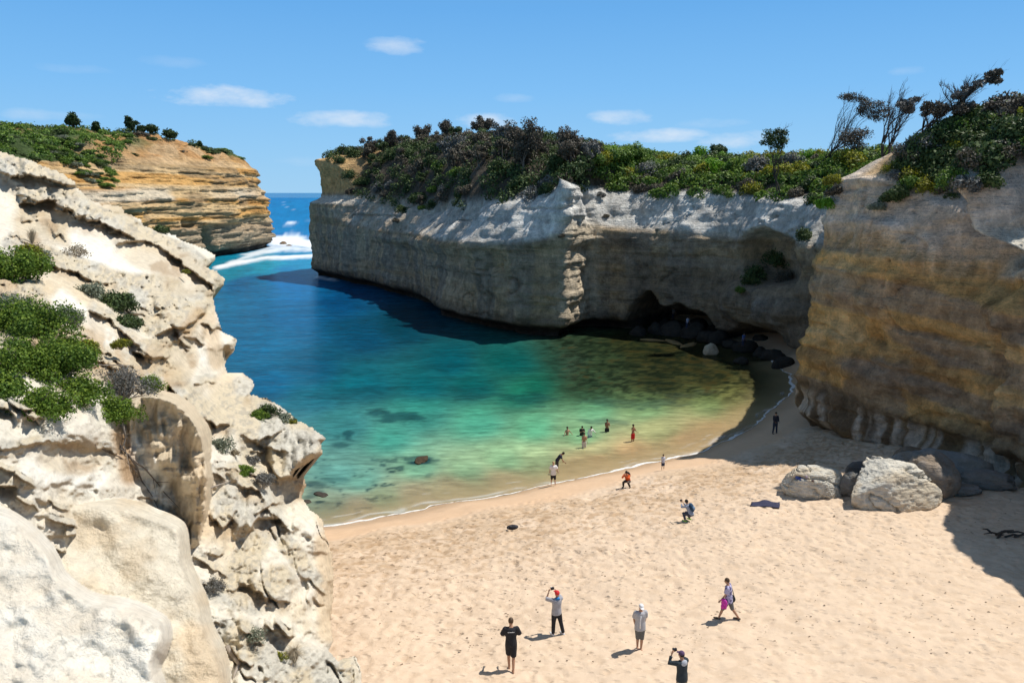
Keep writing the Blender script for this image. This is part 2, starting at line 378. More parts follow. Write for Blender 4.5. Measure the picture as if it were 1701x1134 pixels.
    mu = node(N, 'ShaderNodeMath', operation='MULTIPLY'); L.new(mr.outputs[0], mu.inputs[0]); L.new(mr2.outputs[0], mu.inputs[1])
    vm = node(N, 'ShaderNodeVectorMath', operation='SCALE'); L.new(at.outputs['Color'], vm.inputs[0]); L.new(mu.outputs[0], vm.inputs['Scale'])
    p = N.new('ShaderNodeBsdfPrincipled'); p.inputs['Specular IOR Level'].default_value = .2; L.new(vm.outputs[0], p.inputs['Base Color'])
    rr = N.new('ShaderNodeMapRange'); rr.inputs[3].default_value = .95; rr.inputs[4].default_value = .42; L.new(aw.outputs['Fac'], rr.inputs[0]); L.new(rr.outputs[0], p.inputs['Roughness'])
    h = node(N, 'ShaderNodeMath', operation='MULTIPLY_ADD'); L.new(g1.outputs['Fac'], h.inputs[0]); h.inputs[1].default_value = .55
    pm = node(N, 'ShaderNodeMath', operation='MULTIPLY'); L.new(pr.outputs[0], pm.inputs[0]); pm.inputs[1].default_value = .6
    L.new(pm.outputs[0], h.inputs[2])
    h2 = node(N, 'ShaderNodeMath', operation='MULTIPLY_ADD'); L.new(g2.outputs['Fac'], h2.inputs[0]); h2.inputs[1].default_value = .05; L.new(h.outputs[0], h2.inputs[2])
    hb = node(N, 'ShaderNodeMath', operation='MULTIPLY_ADD'); L.new(ab.outputs['Fac'], hb.inputs[0]); hb.inputs[1].default_value = .93; hb.inputs[2].default_value = .07
    h3 = node(N, 'ShaderNodeMath', operation='MULTIPLY'); L.new(h2.outputs[0], h3.inputs[0]); L.new(hb.outputs[0], h3.inputs[1])
    bp = N.new('ShaderNodeBump'); bp.inputs['Strength'].default_value = .8; bp.inputs['Distance'].default_value = .16; L.new(h3.outputs[0], bp.inputs['Height']); L.new(bp.outputs[0], p.inputs['Normal'])
    L.new(p.outputs[0], out.inputs[0])
    return tag(link('beach_sand', me, m), 'pale golden beach sand pitted with footprints', kind='structure')
sand = build_sand()
def ground(px, py):
    """point on the beach seen at a photograph pixel"""
    z = 2.0
    for _ in range(30):
        p = G(px, py, z); zn = float(sand_h(np.array([p[0]]), np.array([p[1]]))[0][0]); z = z * .5 + zn * .5
    return G(px, py, z)

# ------------------------------------------------------------------ sea
WC = [(1150, 732, 218, 172, 108), (1060, 755, 212, 170, 104), (1000, 766, 206, 168, 104), (950, 773, 204, 172, 110), (850, 797, 190, 170, 118), (760, 812, 182, 168, 118), (700, 825, 178, 163, 118), (600, 847, 168, 154, 116), (1240, 702, 205, 164, 98), (1200, 715, 212, 168, 102), (480, 323, 0, 118, 186), (490, 345, 0, 126, 186), (485, 380, 8, 128, 188), (480, 398, 25, 120, 185), (440, 440, 28, 160, 188), (500, 432, 30, 150, 195), (380, 450, 20, 140, 165), (400, 470, 4, 104, 152), (480, 470, 2, 108, 172),
      (420, 560, 14, 106, 146), (500, 520, 4, 96, 142), (560, 500, 2, 78, 125), (600, 560, 2, 78, 108), (680, 540, 2, 66, 84), (750, 600, 2, 88, 98), (450, 640, 4, 96, 134), (520, 610, 2, 84, 112), (600, 640, 4, 100, 112), (520, 670, 4, 104, 118),
      (560, 710, 12, 120, 118), (700, 640, 4, 98, 104), (700, 690, 16, 142, 122), (650, 730, 28, 150, 126), (780, 640, 8, 98, 96), (850, 600, 8, 92, 88), (870, 660, 24, 124, 98), (800, 700, 42, 158, 122), (900, 640, 20, 100, 80), (940, 600, 24, 84, 70),
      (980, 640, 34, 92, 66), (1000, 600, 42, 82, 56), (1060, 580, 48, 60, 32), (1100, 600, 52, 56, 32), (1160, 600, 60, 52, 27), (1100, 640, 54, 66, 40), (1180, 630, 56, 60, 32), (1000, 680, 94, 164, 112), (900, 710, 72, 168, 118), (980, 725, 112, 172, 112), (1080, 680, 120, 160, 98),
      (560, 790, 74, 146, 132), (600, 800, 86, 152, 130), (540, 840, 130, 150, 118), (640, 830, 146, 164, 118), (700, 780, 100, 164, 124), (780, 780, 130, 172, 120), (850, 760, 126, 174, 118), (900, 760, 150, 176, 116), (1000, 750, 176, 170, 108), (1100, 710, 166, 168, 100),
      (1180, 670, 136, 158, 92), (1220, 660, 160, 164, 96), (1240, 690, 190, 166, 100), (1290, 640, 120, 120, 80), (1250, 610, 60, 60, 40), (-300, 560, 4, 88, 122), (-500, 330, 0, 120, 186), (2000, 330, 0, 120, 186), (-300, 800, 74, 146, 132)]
def s2l(c):
    c = np.asarray(c, float) / 255.; return np.where(c <= .04045, c / 12.92, ((c + .055) / 1.055) ** 2.4)
WATER_GAIN = .66
def build_sea():
    rows = np.concatenate([1 / np.linspace(1 / 26., 1 / 330., 560), np.geomspace(340, 45000, 60)])
    tx = np.linspace(-1.5, 1.5, 760)
    T, Yr = np.meshgrid(tx, rows); X = T * Yr; Y = Yr
    V = np.stack([X, Y, np.zeros_like(X)], -1); px, py, _ = proj(V)
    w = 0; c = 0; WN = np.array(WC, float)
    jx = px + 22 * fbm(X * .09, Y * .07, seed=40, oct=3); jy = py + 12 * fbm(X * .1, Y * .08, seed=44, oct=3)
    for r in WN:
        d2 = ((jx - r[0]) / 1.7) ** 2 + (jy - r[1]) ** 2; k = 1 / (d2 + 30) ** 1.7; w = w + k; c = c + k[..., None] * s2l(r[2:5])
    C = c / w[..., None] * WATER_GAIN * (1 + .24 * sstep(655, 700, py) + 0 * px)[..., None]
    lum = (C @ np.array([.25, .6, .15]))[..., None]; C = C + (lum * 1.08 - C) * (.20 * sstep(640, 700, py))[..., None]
    d = shore_d(X, Y)
    # weed patches and reef on the bed
    weed = np.zeros_like(X)
    for (a, b, rx, ry, s) in [(665, 690, 55, 11, .75), (590, 720, 12, 9, .7), (560, 735, 14, 8, .6), (700, 763, 22, 8, .95), (690, 757, 26, 5, .6), (880, 663, 50, 8, .5), (520, 820, 20, 7, .6), (535, 808, 16, 5, .5), (610, 830, 9, 4, .6), (605, 860, 10, 3, .5),
                              (560, 800, 20, 4, .3), (780, 655, 70, 10, .35), (620, 655, 60, 10, .35), (560, 655, 60, 10, .3), (1010, 700, 50, 5, .4), (1090, 670, 60, 7, .5), (1150, 655, 60, 6, .5), (1020, 668, 60, 8, .5), (505, 745, 24, 8, .4), (540, 775, 12, 4, .3)]:
        q = ((px - a + 14 * vnoise(X * .6, Y * .6, seed=5)) / rx) ** 2 + ((py - b + 6 * vnoise(X * .7, Y * .5, seed=7)) / ry) ** 2
        weed = np.maximum(weed, s * sstep(1.5, .3, q + .9 * fbm(X * 1.1, Y * 1.1, seed=50, oct=3)))
    # scattered fragments near the beach at the left
    frag = sstep(.42, .62, fbm(X * 1.4, Y * 1.0, seed=61, oct=3)) * sstep(780, 640, px) * sstep(735, 780, py) * (d < -.6)
    weed = np.maximum(weed, .75 * frag)
    C = mixc(C, s2l((14, 60, 66)) * WATER_GAIN, weed)
    reef = sstep(870, 960, px + .5 * (600 - py)) * sstep(690, 640, py) * sstep(540, 565, py)
    rn = fbm(X * 1.1, Y * .8, seed=70, oct=5, gain=.7)
    C = mixc(C, s2l((60, 58, 32)) * WATER_GAIN, .55 * reef)
    C = mixc(C, s2l((24, 36, 24)) * WATER_GAIN, .85 * reef * sstep(-.05, .35, rn))
    C = mixc(C, s2l((70, 58, 28)) * WATER_GAIN, .7 * reef * sstep(-.05, -.45, rn))
    band = fbm(X * .12, Y * .5, seed=80, oct=4, gain=.6)
    C = C * (1 + .22 * band * sstep(0, -6, d))[..., None]
    C = C * (1 + .16 * fbm(X * .9, Y * 2.2, seed=84, oct=3))[..., None]
    # surf
    foam = np.zeros_like(X)
    f1 = [(358, 446), (400, 436), (440, 429), (480, 427), (530, 425)]; f2 = [(380, 438), (430, 420), (470, 412), (530, 416)]; f3 = [(455, 400), (480, 397), (500, 404), (530, 410)]
    fn = fbm(X * .12, Y * .05, seed=90, oct=5, gain=.65)
    foam = np.maximum(foam, sstep(6.5, 0, seg_dist(px, py, f1) * 1.3 + 6 * fn))
    foam = np.maximum(foam, .8 * sstep(8, 0, seg_dist(px, py, f2) * 1.2 + 9 * fn))
    foam = np.maximum(foam, sstep(13, 3, seg_dist(px, py, f3) * .9 + 10 * fn))
    foam = np.maximum(foam, .9 * sstep(4.5, 0, seg_dist(px, py, [(470, 340), (486, 350)]) + 12 * fn + 3))
    foam = np.maximum(foam, sstep(6, 0, seg_dist(px, py, [(470, 372), (515, 366)]) + 9 * fn + 3))
    foam = np.maximum(foam, .6 * sstep(7, 1, seg_dist(px, py, [(528, 461), (560, 466)]) * 1.5 + 8 * fn))
    # thin broken foam close to the beach
    dn = d + .5 * vnoise(X * .5, Y * .5, seed=97)
    foam = np.maximum(foam, .55 * sstep(.45, .0, np.abs(dn + .35)) * sstep(-.3, .3, fbm(X * .5, Y * .5, seed=98, oct=3)) * (py > 640))
    foam = np.maximum(foam, .5 * sstep(.16, 0, np.abs(dn + 1.3 + .5 * vnoise(X * .3, Y * .3, seed=99))) * sstep(0, .4, fbm(X * .8, Y * .8, seed=100, oct=3)) * (py > 690))
    zt = np.where(py > 340, 1, 1)
    V[..., 2] = .25 * foam * (d < -30)
    alpha = np.clip(.18 + sstep(0, -7, d) * .9, 0, 1); alpha = np.where(py < 600, np.maximum(alpha, .75), alpha)
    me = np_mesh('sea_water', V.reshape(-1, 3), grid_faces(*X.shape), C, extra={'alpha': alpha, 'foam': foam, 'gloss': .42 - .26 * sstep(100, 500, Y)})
    m, nt, N, L, out = new_mat('sea')
    at = N.new('ShaderNodeAttribute'); at.attribute_name = 'col'; aa = N.new('ShaderNodeAttribute'); aa.attribute_name = 'alpha'; af = N.new('ShaderNodeAttribute'); af.attribute_name = 'foam'
    tc = N.new('ShaderNodeTexCoord')
    mp = N.new('ShaderNodeMapping'); mp.inputs['Scale'].default_value = (.45, 1.0, 1); mp.inputs['Rotation'].default_value = (0, 0, -.12); L.new(tc.outputs['Object'], mp.inputs[0])
    a = node(N, 'ShaderNodeTexNoise', Scale=1.7, Detail=5, Roughness=.6, Distortion=.4); L.new(mp.outputs[0], a.inputs['Vector'])
    b = node(N, 'ShaderNodeTexNoise', Scale=.32, Detail=6, Roughness=.62, Distortion=.5); L.new(mp.outputs[0], b.inputs['Vector'])
    h = node(N, 'ShaderNodeMath', operation='MULTIPLY_ADD'); L.new(b.outputs['Fac'], h.inputs[0]); h.inputs[1].default_value = 2.5; L.new(a.outputs['Fac'], h.inputs[2])
    bp = N.new('ShaderNodeBump'); bp.inputs['Strength'].default_value = .42; bp.inputs['Distance'].default_value = .16; L.new(h.outputs[0], bp.inputs['Height'])
    # ripples shift the body colour a little
    mr = N.new('ShaderNodeMapRange'); mr.inputs[1].default_value = .3; mr.inputs[2].default_value = .7; mr.inputs[3].default_value = .72; mr.inputs[4].default_value = 1.28; L.new(a.outputs['Fac'], mr.inputs[0])
    mrb = N.new('ShaderNodeMapRange'); mrb.inputs[1].default_value = .3; mrb.inputs[2].default_value = .7; mrb.inputs[3].default_value = .8; mrb.inputs[4].default_value = 1.2; L.new(b.outputs['Fac'], mrb.inputs[0])
    mu = node(N, 'ShaderNodeMath', operation='MULTIPLY'); L.new(mr.outputs[0], mu.inputs[0]); L.new(mrb.outputs[0], mu.inputs[1])
    vm = node(N, 'ShaderNodeVectorMath', operation='SCALE'); L.new(at.outputs['Color'], vm.inputs[0]); L.new(mu.outputs[0], vm.inputs['Scale'])
    fm = N.new('ShaderNodeMix'); fm.data_type = 'RGBA'; L.new(af.outputs['Fac'], fm.inputs['Factor']); L.new(vm.outputs[0], fm.inputs['A']); fm.inputs['B'].default_value = (.8, .83, .84, 1)
    df = N.new('ShaderNodeBsdfDiffuse'); L.new(fm.outputs['Result'], df.inputs[0])
    tr = N.new('ShaderNodeBsdfTransparent'); tr.inputs[0].default_value = (.9, .97, .93, 1)
    am = node(N, 'ShaderNodeMath', operation='MAXIMUM'); L.new(aa.outputs['Fac'], am.inputs[0]); L.new(af.outputs['Fac'], am.inputs[1])
    ms = N.new('ShaderNodeMixShader'); L.new(am.outputs[0], ms.inputs[0]); L.new(tr.outputs[0], ms.inputs[1]); L.new(df.outputs[0], ms.inputs[2])
    gl = N.new('ShaderNodeBsdfGlossy'); gl.inputs['Roughness'].default_value = .13; L.new(bp.outputs[0], gl.inputs['Normal'])
    fr = N.new('ShaderNodeFresnel'); fr.inputs['IOR'].default_value = 1.33; L.new(bp.outputs[0], fr.inputs['Normal'])
    ak = N.new('ShaderNodeAttribute'); ak.attribute_name = 'gloss'
    fk = node(N, 'ShaderNodeMath', operation='MULTIPLY'); L.new(fr.outputs[0], fk.inputs[0]); L.new(ak.outputs['Fac'], fk.inputs[1])
    m2 = N.new('ShaderNodeMixShader'); L.new(fk.outputs[0], m2.inputs[0]); L.new(ms.outputs[0], m2.inputs[1]); L.new(gl.outputs[0], m2.inputs[2])
    L.new(m2.outputs[0], out.inputs[0])
    return tag(link('sea_water', me, m), 'clear sea, deep blue outside, turquoise and green in the cove', kind='structure')
sea = build_sea()

def build_shore_foam():
    pts = []; P = [np.array(p) for p in wl_w[2:31]]
    for a, b in zip(P[:-1], P[1:]):
        n = max(2, int(np.linalg.norm(b - a) / .12))
        for i in range(n): pts.append(a + (b - a) * i / n)
    pts = np.array(pts); 
    k = np.ones(25) / 25; pad = np.pad(pts, ((12, 12), (0, 0)), 'edge'); pts = np.stack([np.convolve(pad[:, i], k, 'valid') for i in (0, 1)], -1)
    t = np.gradient(pts, axis=0); t /= np.linalg.norm(t, axis=1, keepdims=True); n = np.stack([t[:, 1], -t[:, 0]], -1)  # towards land
    # walk to the true edge
    for _ in range(6):
        d = shore_d(pts[:, 0], pts[:, 1]); pts = pts - n * (d * .8)[:, None]
    s = np.arange(len(pts)) * .12
    wid = .02 + .17 * np.clip(fbm(s * .35, 0 * s, seed=3, oct=4) + .3, 0, 1.4) + .04 * vnoise(s * 3, 0 * s, seed=8)
    off = .12 * vnoise(s * .8, 0 * s, seed=12) + .06 * vnoise(s * 2.5, 0 * s, seed=13)
    rows = []
    for j, q in enumerate((-1, -.4, .3, .8, 1)):
        o = off + wid * q + .03 * vnoise(s * 6, q * 3, seed=19); x = pts[:, 0] + n[:, 0] * o; y = pts[:, 1] + n[:, 1] * o
        z = np.maximum(sand_h(x, y)[0], 0) + (.012 if abs(q) == 1 else .05); rows.append(np.stack([x, y, z], -1))
    Pm = np.stack(rows, 0); me = np_mesh('shore_foam', Pm.reshape(-1, 3), grid_faces(*Pm.shape[:2], flip=True))
    return tag(link('shore_foam', me, plain('foam_white', (.70, .68, .64), .6, .2, 9)), 'thin white line of foam where the water meets the sand', kind='stuff')
build_shore_foam()
# ------------------------------------------------------------------ cliffs
M_ROCK_FAR = rock_mat('limestone_far', sc=.5, bump=.9, var=.38, streak=.1)
M_ROCK_MAIN = rock_mat('limestone_shaded_wall', sc=.8, bump=1.0, var=.5, streak=.14, beds=.55)
M_ROCK_NEAR = rock_mat('limestone_near', sc=2.6, bump=.7, var=.18, beds=0.0)
GREY = np.array([.40, .375, .335]); WHITE = np.array([.68, .64, .57]); CREAM = np.array([.63, .52, .37]); OCHRE = np.array([.50, .335, .17])
ORANGE = np.array([.52, .31, .12]); BROWN = np.array([.25, .165, .095]); SOIL = np.array([.085, .07, .05]); BUFF = np.array([.36, .30, .225]); DARK = np.array([.10, .085, .07])

def resample(pts, step, cols):
    pts = np.array(pts, float); d = np.concatenate([[0], np.cumsum(np.linalg.norm(np.diff(pts, axis=0), axis=1))])
    n = int(d[-1] / step) + 1; s = np.linspace(0, d[-1], n)
    out = np.stack([np.interp(s, d, pts[:, 0]), np.interp(s, d, pts[:, 1])], -1); cs = [np.interp(s, d, c) for c in np.array(cols, float).T]
    return s, out, cs
def smooth1(a, k):
    if k < 2: return a
    ker = np.hanning(k + 2)[1:-1]; ker /= ker.sum()
    if a.ndim == 1: return np.convolve(np.pad(a, (k // 2, k - 1 - k // 2), 'edge'), ker, 'valid')
    return np.stack([smooth1(a[:, i], k) for i in range(a.shape[1])], -1)
def strata(s, z, seed, a1=.45, a2=.22, f1=.9, f2=2.6):
    """ledges: horizontal beds that stand proud or recede"""
    zz = z + .35 * vnoise(s * .05, z * .1, seed=seed)
    a = vnoise(s * .035, zz * f1, seed=seed + 1); b = vnoise(s * .12, zz * f2, seed=seed + 2); c = vnoise(s * .4, zz * f2 * 2.1, seed=seed + 3)
    return a1 * np.tanh(a * 3) + a2 * np.tanh(b * 3) + a2 * .4 * np.tanh(c * 2)

class Wall: pass
def wall(name, ctrl, step, zbase, prof, shape, paint, inland, mat, label, nz=150, nt=40, tmax=60., smooth=9, nsm=25, zlo=-2.5, left=True, rough=.7, rise=9.0):
    """ctrl: (x,y,ztop,zplateau,px) along the water's edge"""
    C = np.array(ctrl, float)
    s, B, (zt, zp, pxk) = resample(C[:, :2], step, C[:, 2:])
    B = smooth1(B, smooth); zt = smooth1(zt, nsm); zp = smooth1(zp, nsm * 2)
    t = np.gradient(B, axis=0); t = smooth1(t, nsm); t /= np.linalg.norm(t, axis=1, keepdims=True)
    n = np.stack([t[:, 1], -t[:, 0]], -1) * (1 if left else -1)          # outward, to the water
    v = np.linspace(0, 1, nz); q = (np.linspace(0, 1, nt + 1)[1:]) ** 1.8
    S, Vv = np.meshgrid(s, np.concatenate([v, 1 + q])); ZT = zt[None]; ZP = zp[None]; PXK = np.broadcast_to(pxk[None], S.shape)
    wv = np.minimum(Vv, 1); z = zlo + (ZT - zlo) * wv; o = prof(S, z, ZT, PXK)
    tq = np.clip(Vv - 1, 0, 1); run = tmax * tq
    up = 1 - np.exp(-run / rise); z = z + (ZP - ZT) * up * (Vv > 1)
    z = z + (Vv > 1) * (rough * fbm(S * .12, run * .16, seed=77, oct=5)) * sstep(0, 3, run)
    wall_m = sstep(1.03, .98, Vv)
    dsp = shape(S, z, ZT, PXK) * wall_m
    inl = np.array(inland, float); inl /= np.linalg.norm(inl)
    ns = smooth1(n, 81); ns /= np.linalg.norm(ns, axis=1, keepdims=True); bl = sstep(0, 4, run)[..., None]; dirv = -ns[None] * (1 - bl) + inl * bl
    XY = B[None] - n[None] * o[..., None] + n[None] * dsp[..., None] + dirv * run[..., None]
    P = np.concatenate([XY, z[..., None]], -1)
    jit = .12 * fbm(P[..., 0] * .9, P[..., 1] * .9, P[..., 2] * .9, oct=3, seed=5); P[..., 2] += jit * wall_m
    N_ = grid_norm(P); 
    if np.mean(N_[:nz, :, 0] * n[None, :, 0] + N_[:nz, :, 1] * n[None, :, 1]) < 0: N_ = -N_; fl = True
    else: fl = False
    Cc = paint(S, z, ZT, PXK, N_, run, Vv)
    me = np_mesh(name, P.reshape(-1, 3), grid_faces(*S.shape, flip=fl), Cc)
    o_ = tag(link(name, me, mat), label, kind='structure')
    w = Wall(); w.P = P; w.N = N_; w.run = run; w.V = Vv; w.px, w.py, w.d = proj(P); w.pxk = PXK; w.S = S; w.obj = o_; return w

# --- opposite cliff
def g3(px, py, zt, zp):
    p = G(px, py, 0); return (p[0], p[1], zt, zp, px)
opp_ctrl = [(15, 262, 20, 26, 480), (-22, 232, 20, 26, 495), (-43, 201, 26.5, 27.5, 508)] + [g3(*a) for a in [(519, 457, 26.5, 28), (540, 461, 26.3, 28.8), (556, 465, 24.5, 29.5), (572, 469, 18.2, 29.8), (620, 482, 16.6, 30.5), (680, 498, 16.2, 30), (735, 526, 16.6, 28.5), (800, 546, 17.6, 25.5), (860, 556, 18.3, 25),
            (905, 560, 19.4, 24.5), (936, 562, 20.6, 24.6), (972, 546, 19.6, 24.2), (1010, 547, 18.6, 24.0), (1060, 551, 18.6, 23.8), (1120, 558, 18.8, 23.6), (1200, 566, 18.4, 23.6), (1260, 580, 18.2, 23.6), (1330, 603, 17.6, 24.2)]] + [(42, 78, 17.6, 24.2, 1420), (48, 70, 17.6, 24.2, 1500)]
def opp_prof(S, z, ZT, px):
    h = z / ZT
    wtop = .72 + .04 * vnoise(S * .05, 0 * S, seed=31)
    o = 1.5 * np.clip((h - wtop) / (1 - wtop), 0, 1) ** 1.1 * 2.6 * (1 + .3 * vnoise(S * .15, 0 * S, seed=33)) * (1 - .65 * sstep(905, 932, px) * sstep(1000, 975, px))
    o += 2.0 * sstep(1.9, .3, z) * (1 + .5 * vnoise(S * .12, 0 * S, seed=34))   # wave-cut notch
    o -= .8 * np.exp(-((h - .66) / .07) ** 2) * sstep(-.4, .4, vnoise(S * .07, 0 * S, seed=35) + .3)  # ledge under the white band
    tip = sstep(585, 562, px); zl = z / 26.5; o = o * (1 - tip) + tip * (2.0 * sstep(1.9, .3, z) + 2.6 * sstep(16.6, 18.2, z) + .9 * sstep(18, 21, z) * sstep(26, 22, z) - .5 * sstep(14.5, 15.5, z) * sstep(17.5, 16.5, z))
    return o
def opp_shape(S, z, ZT, px):
    d = 1.6 * fbm(S * .045, z * .03, seed=41, oct=3) + 1.0 * fbm(S * .14, z * .16, seed=42, oct=4) + .4 * fbm(S * .6, z * .6, seed=43, oct=4)
    d += .6 * strata(S, z, 44) * (.4 + .0 * px - .1 * sstep(.7, .8, z / ZT))
    # blocky buttress steps along the wall
    d += 1.2 * np.tanh(6 * vnoise(S * .055 + .02 * z, z * .02, seed=46)) * sstep(620, 680, px) * sstep(905, 870, px) * .8
    but = sstep(925, 945, px) * sstep(992, 975, px); d += but * (.22 * strata(S * 2, z, 49, .6, .5, .7, 2.4) + .45 * fbm(S * .5, z * .5, seed=50, oct=4))
    # crack lines
    cr = np.abs(vnoise(S * .10 + .6 * vnoise(S * .3, z * .3, seed=61), z * .05, seed=62)); d -= .55 * sstep(.03, 0, cr)
    # flutes on the white band
    wb = sstep(.72, .8, z / ZT); d += wb * 1.5 * fbm(S * .28, z * .14, seed=63, oct=4)
    # cave
    u = (px - 1118 + 10 * vnoise(S * .4, z * .4, seed=65)) / 84; arch = (5.0 + 1.8 * vnoise(S * .35, 0 * S, seed=64)) * np.clip(1 - u * u, 0, 1) ** .7 * (1 - .25 * u)
    inside = sstep(0, .9, arch - z) * (np.abs(u) < 1)
    d -= 13 * inside * sstep(1.0, .55, np.abs(u))
    # second low cut to the right
    u2 = (px - 1270) / 75; a2 = (3.2 + .8 * vnoise(S * .3, 0 * S, seed=68)) * np.clip(1 - u2 * u2, 0, 1); d -= 4.5 * sstep(0, .7, a2 - z) * (np.abs(u2) < 1)
    # hollow with plants, right of the cave
    u3 = (px - 1272) / 50; v3 = (z - 11.2) / 3.6; d -= 4.6 * sstep(1.25, .4, u3 * u3 + v3 * v3 + .3 * vnoise(S * .3, z * .3, seed=66))
    # hanging rock between them
    u4 = (px - 1262) / 70; v4 = (z - 5.6) / 3.0; d += 2.6 * sstep(1.3, .1, u4 * u4 + v4 * v4) + .9 * sstep(1.3, .2, u4 * u4 + v4 * v4) * fbm(S * .6, z * .2, seed=67, oct=3)
    return d
def opp_paint(S, z, ZT, px, N, run, V):
    h = z / ZT
    c = np.broadcast_to(np.array([.47, .35, .215]), S.shape + (3,)).copy()
    n1 = fbm(S * .08, z * .2, seed=71, oct=5); n2 = fbm(S * .5, z * .06, seed=72, oct=4)
    c = mixc(c, [.56, .43, .28], sstep(-.1, .5, n1) * .8); c = mixc(c, [.32, .27, .21], sstep(.05, .35, n2) * .75)
    bed = vnoise(S * .03, (z + .4 * vnoise(S * .05, z * 0, seed=3)) * 1.1, seed=73); c = mixc(c, [.32, .27, .21], sstep(.3, .6, bed) * .5); c = mixc(c, [.33, .22, .11], sstep(.45, .7, -bed) * .5)
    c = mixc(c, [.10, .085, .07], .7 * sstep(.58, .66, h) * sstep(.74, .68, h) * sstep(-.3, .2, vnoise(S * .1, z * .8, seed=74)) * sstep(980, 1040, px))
    wtop = .70 + .05 * vnoise(S * .06, 0 * S, seed=75) + .03 * sstep(950, 1000, px)
    wcol = np.array([.80, .77, .70]); wm = sstep(560, 590, px) * sstep(wtop - .015, wtop + .04, h) * (.25 + .75 * sstep(620, 860, px))
    c = mixc(c, wcol * .72, wm); c = mixc(c, wcol, wm * sstep(.35, -.2, fbm(S * .25, z * .35, seed=76, oct=5)) * sstep(1.05, .93, h + .05 * n1) * sstep(1340, 1250, px) )
    c = mixc(c, [.60, .50, .36], sstep(915, 940, px) * sstep(1000, 985, px) * sstep(.82, .7, h) * .9)
    c = mixc(c, [.50, .47, .44], sstep(1180, 1215, px) * sstep(1340, 1300, px) * sstep(2.6, 3.4, z) * sstep(8.0, 6.5, z) * sstep(-.05, .5, fbm(S * .5, z * .22, seed=78, oct=4)) * .75)
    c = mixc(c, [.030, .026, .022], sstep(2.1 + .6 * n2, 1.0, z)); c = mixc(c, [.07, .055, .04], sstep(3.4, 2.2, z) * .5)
    c = mixc(c, [.17, .135, .10], .62 * sstep(.62, .45, h + .08 * n1) * sstep(1010, 1070, px))  # dark staining low on the cave-side wall, deepened to paint in corner shade
    tip = sstep(590, 560, px) * sstep(18.5, 19.5, z); c = mixc(c, [.66, .42, .18], tip * .95); c = mixc(c, [.68, .62, .52], sstep(600, 560, px) * sstep(16.3, 17, z) * sstep(18.8, 18, z))
    c = mixc(c, SOIL, sstep(1.0, 1.03, V) * sstep(545, 575, px + 0 * S)); return c
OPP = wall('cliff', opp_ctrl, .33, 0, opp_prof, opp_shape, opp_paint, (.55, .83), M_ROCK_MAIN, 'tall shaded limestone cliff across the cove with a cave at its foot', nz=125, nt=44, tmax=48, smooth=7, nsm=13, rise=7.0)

# --- orange stack at the seaward tip of the opposite cliff
# --- right cliff
def gz(px, py, z, zt, zp):
    p = G(px, py, z); return (p[0], p[1], zt, zp, px)
right_ctrl = [(50, 108, 19, 22, 1180), (37.5, 96, 18.5, 22, 1210), (32.5, 85, 18, 22, 1230), (30.5, 77, 18, 22, 1250), (26.5, 67, 18.5, 20.5, 1295), (23.0, 62.0, 18.9, 20, 1315)] + [gz(*a) for a in [(1318, 724, .6, 19.9, 21.5), (1400, 752, 1.3, 20.0, 25.0), (1500, 777, 1.7, 18.3, 24.4), (1600, 799, 2.1, 18.5, 24.2), (1701, 838, 2.5, 19.3, 24.2)]] + \
             [(29.3, 42, 19.8, 24.5, 1780), (27.6, 39, 20.2, 24.5, 1850), (26.8, 34, 20.5, 24, 1950), (27.5, 26, 20.5, 24, 2100), (38, 12, 20, 23.5, 2300), (42, -6, 20, 23.5, 2500)]
def right_prof(S, z, ZT, px):
    h = z / ZT
    o = (2.7 - 1.6 * sstep(1710, 1790, px) - 1.7 * sstep(1420, 1360, px)) * np.clip((h - .66) / .34, 0, 1) ** 1.35 * (1 + .25 * vnoise(S * .12, 0 * S, seed=131)) + .5 * h
    o += 1.2 * sstep(1.6, .2, z - 1.2) + .5 * np.clip((z - 1) / 6, 0, 1)
    lip = sstep(1590, 1625, px) * sstep(1790, 1720, px); hc = .775 + .02 * vnoise(S * .5, 0 * S, seed=132); o -= lip * .7 * np.exp(-((h - hc) / .035) ** 2); o += lip * 1.7 * sstep(hc, hc + .11, h)
    return o
def right_shape(S, z, ZT, px):
    d = 1.0 * fbm(S * .09, z * .06, seed=141, oct=3) + .75 * fbm(S * .28, z * .30, seed=142, oct=5, gain=.58) + .3 * fbm(S * 1.0, z * 1.0, seed=143, oct=4)
    d += .55 * strata(S, z, 144, .4, .25, .6, 1.8)
    cr = np.abs(vnoise(S * .13 + .5 * vnoise(S * .4, z * .3, seed=161), z * .08, seed=162)); d -= .35 * sstep(.03, 0, cr)
    cr = np.abs(vnoise(S * .05, z * .28 + .3 * vnoise(S * .3, z * .1, seed=3), seed=165)); d -= .22 * sstep(.04, 0, cr)
    # flutes near the foot
    d += .35 * sstep(5.5, 4, z) * fbm(S * 1.1, z * .12, seed=163, oct=3); d -= .5 * sstep(5.0 + .8 * vnoise(S * .3, 0 * S, seed=164), 4.4, z)
    # blocky bulge high on the right
    u = (px - 1640) / 34; v = (z - 12.6) / 1.2; d += .8 * sstep(1.2, .3, u * u + v * v)
    u = (px - 1648) / 12; v = (z - 6.6) / 2.6; d += .7 * sstep(1.2, .3, u * u + v * v)
    return d
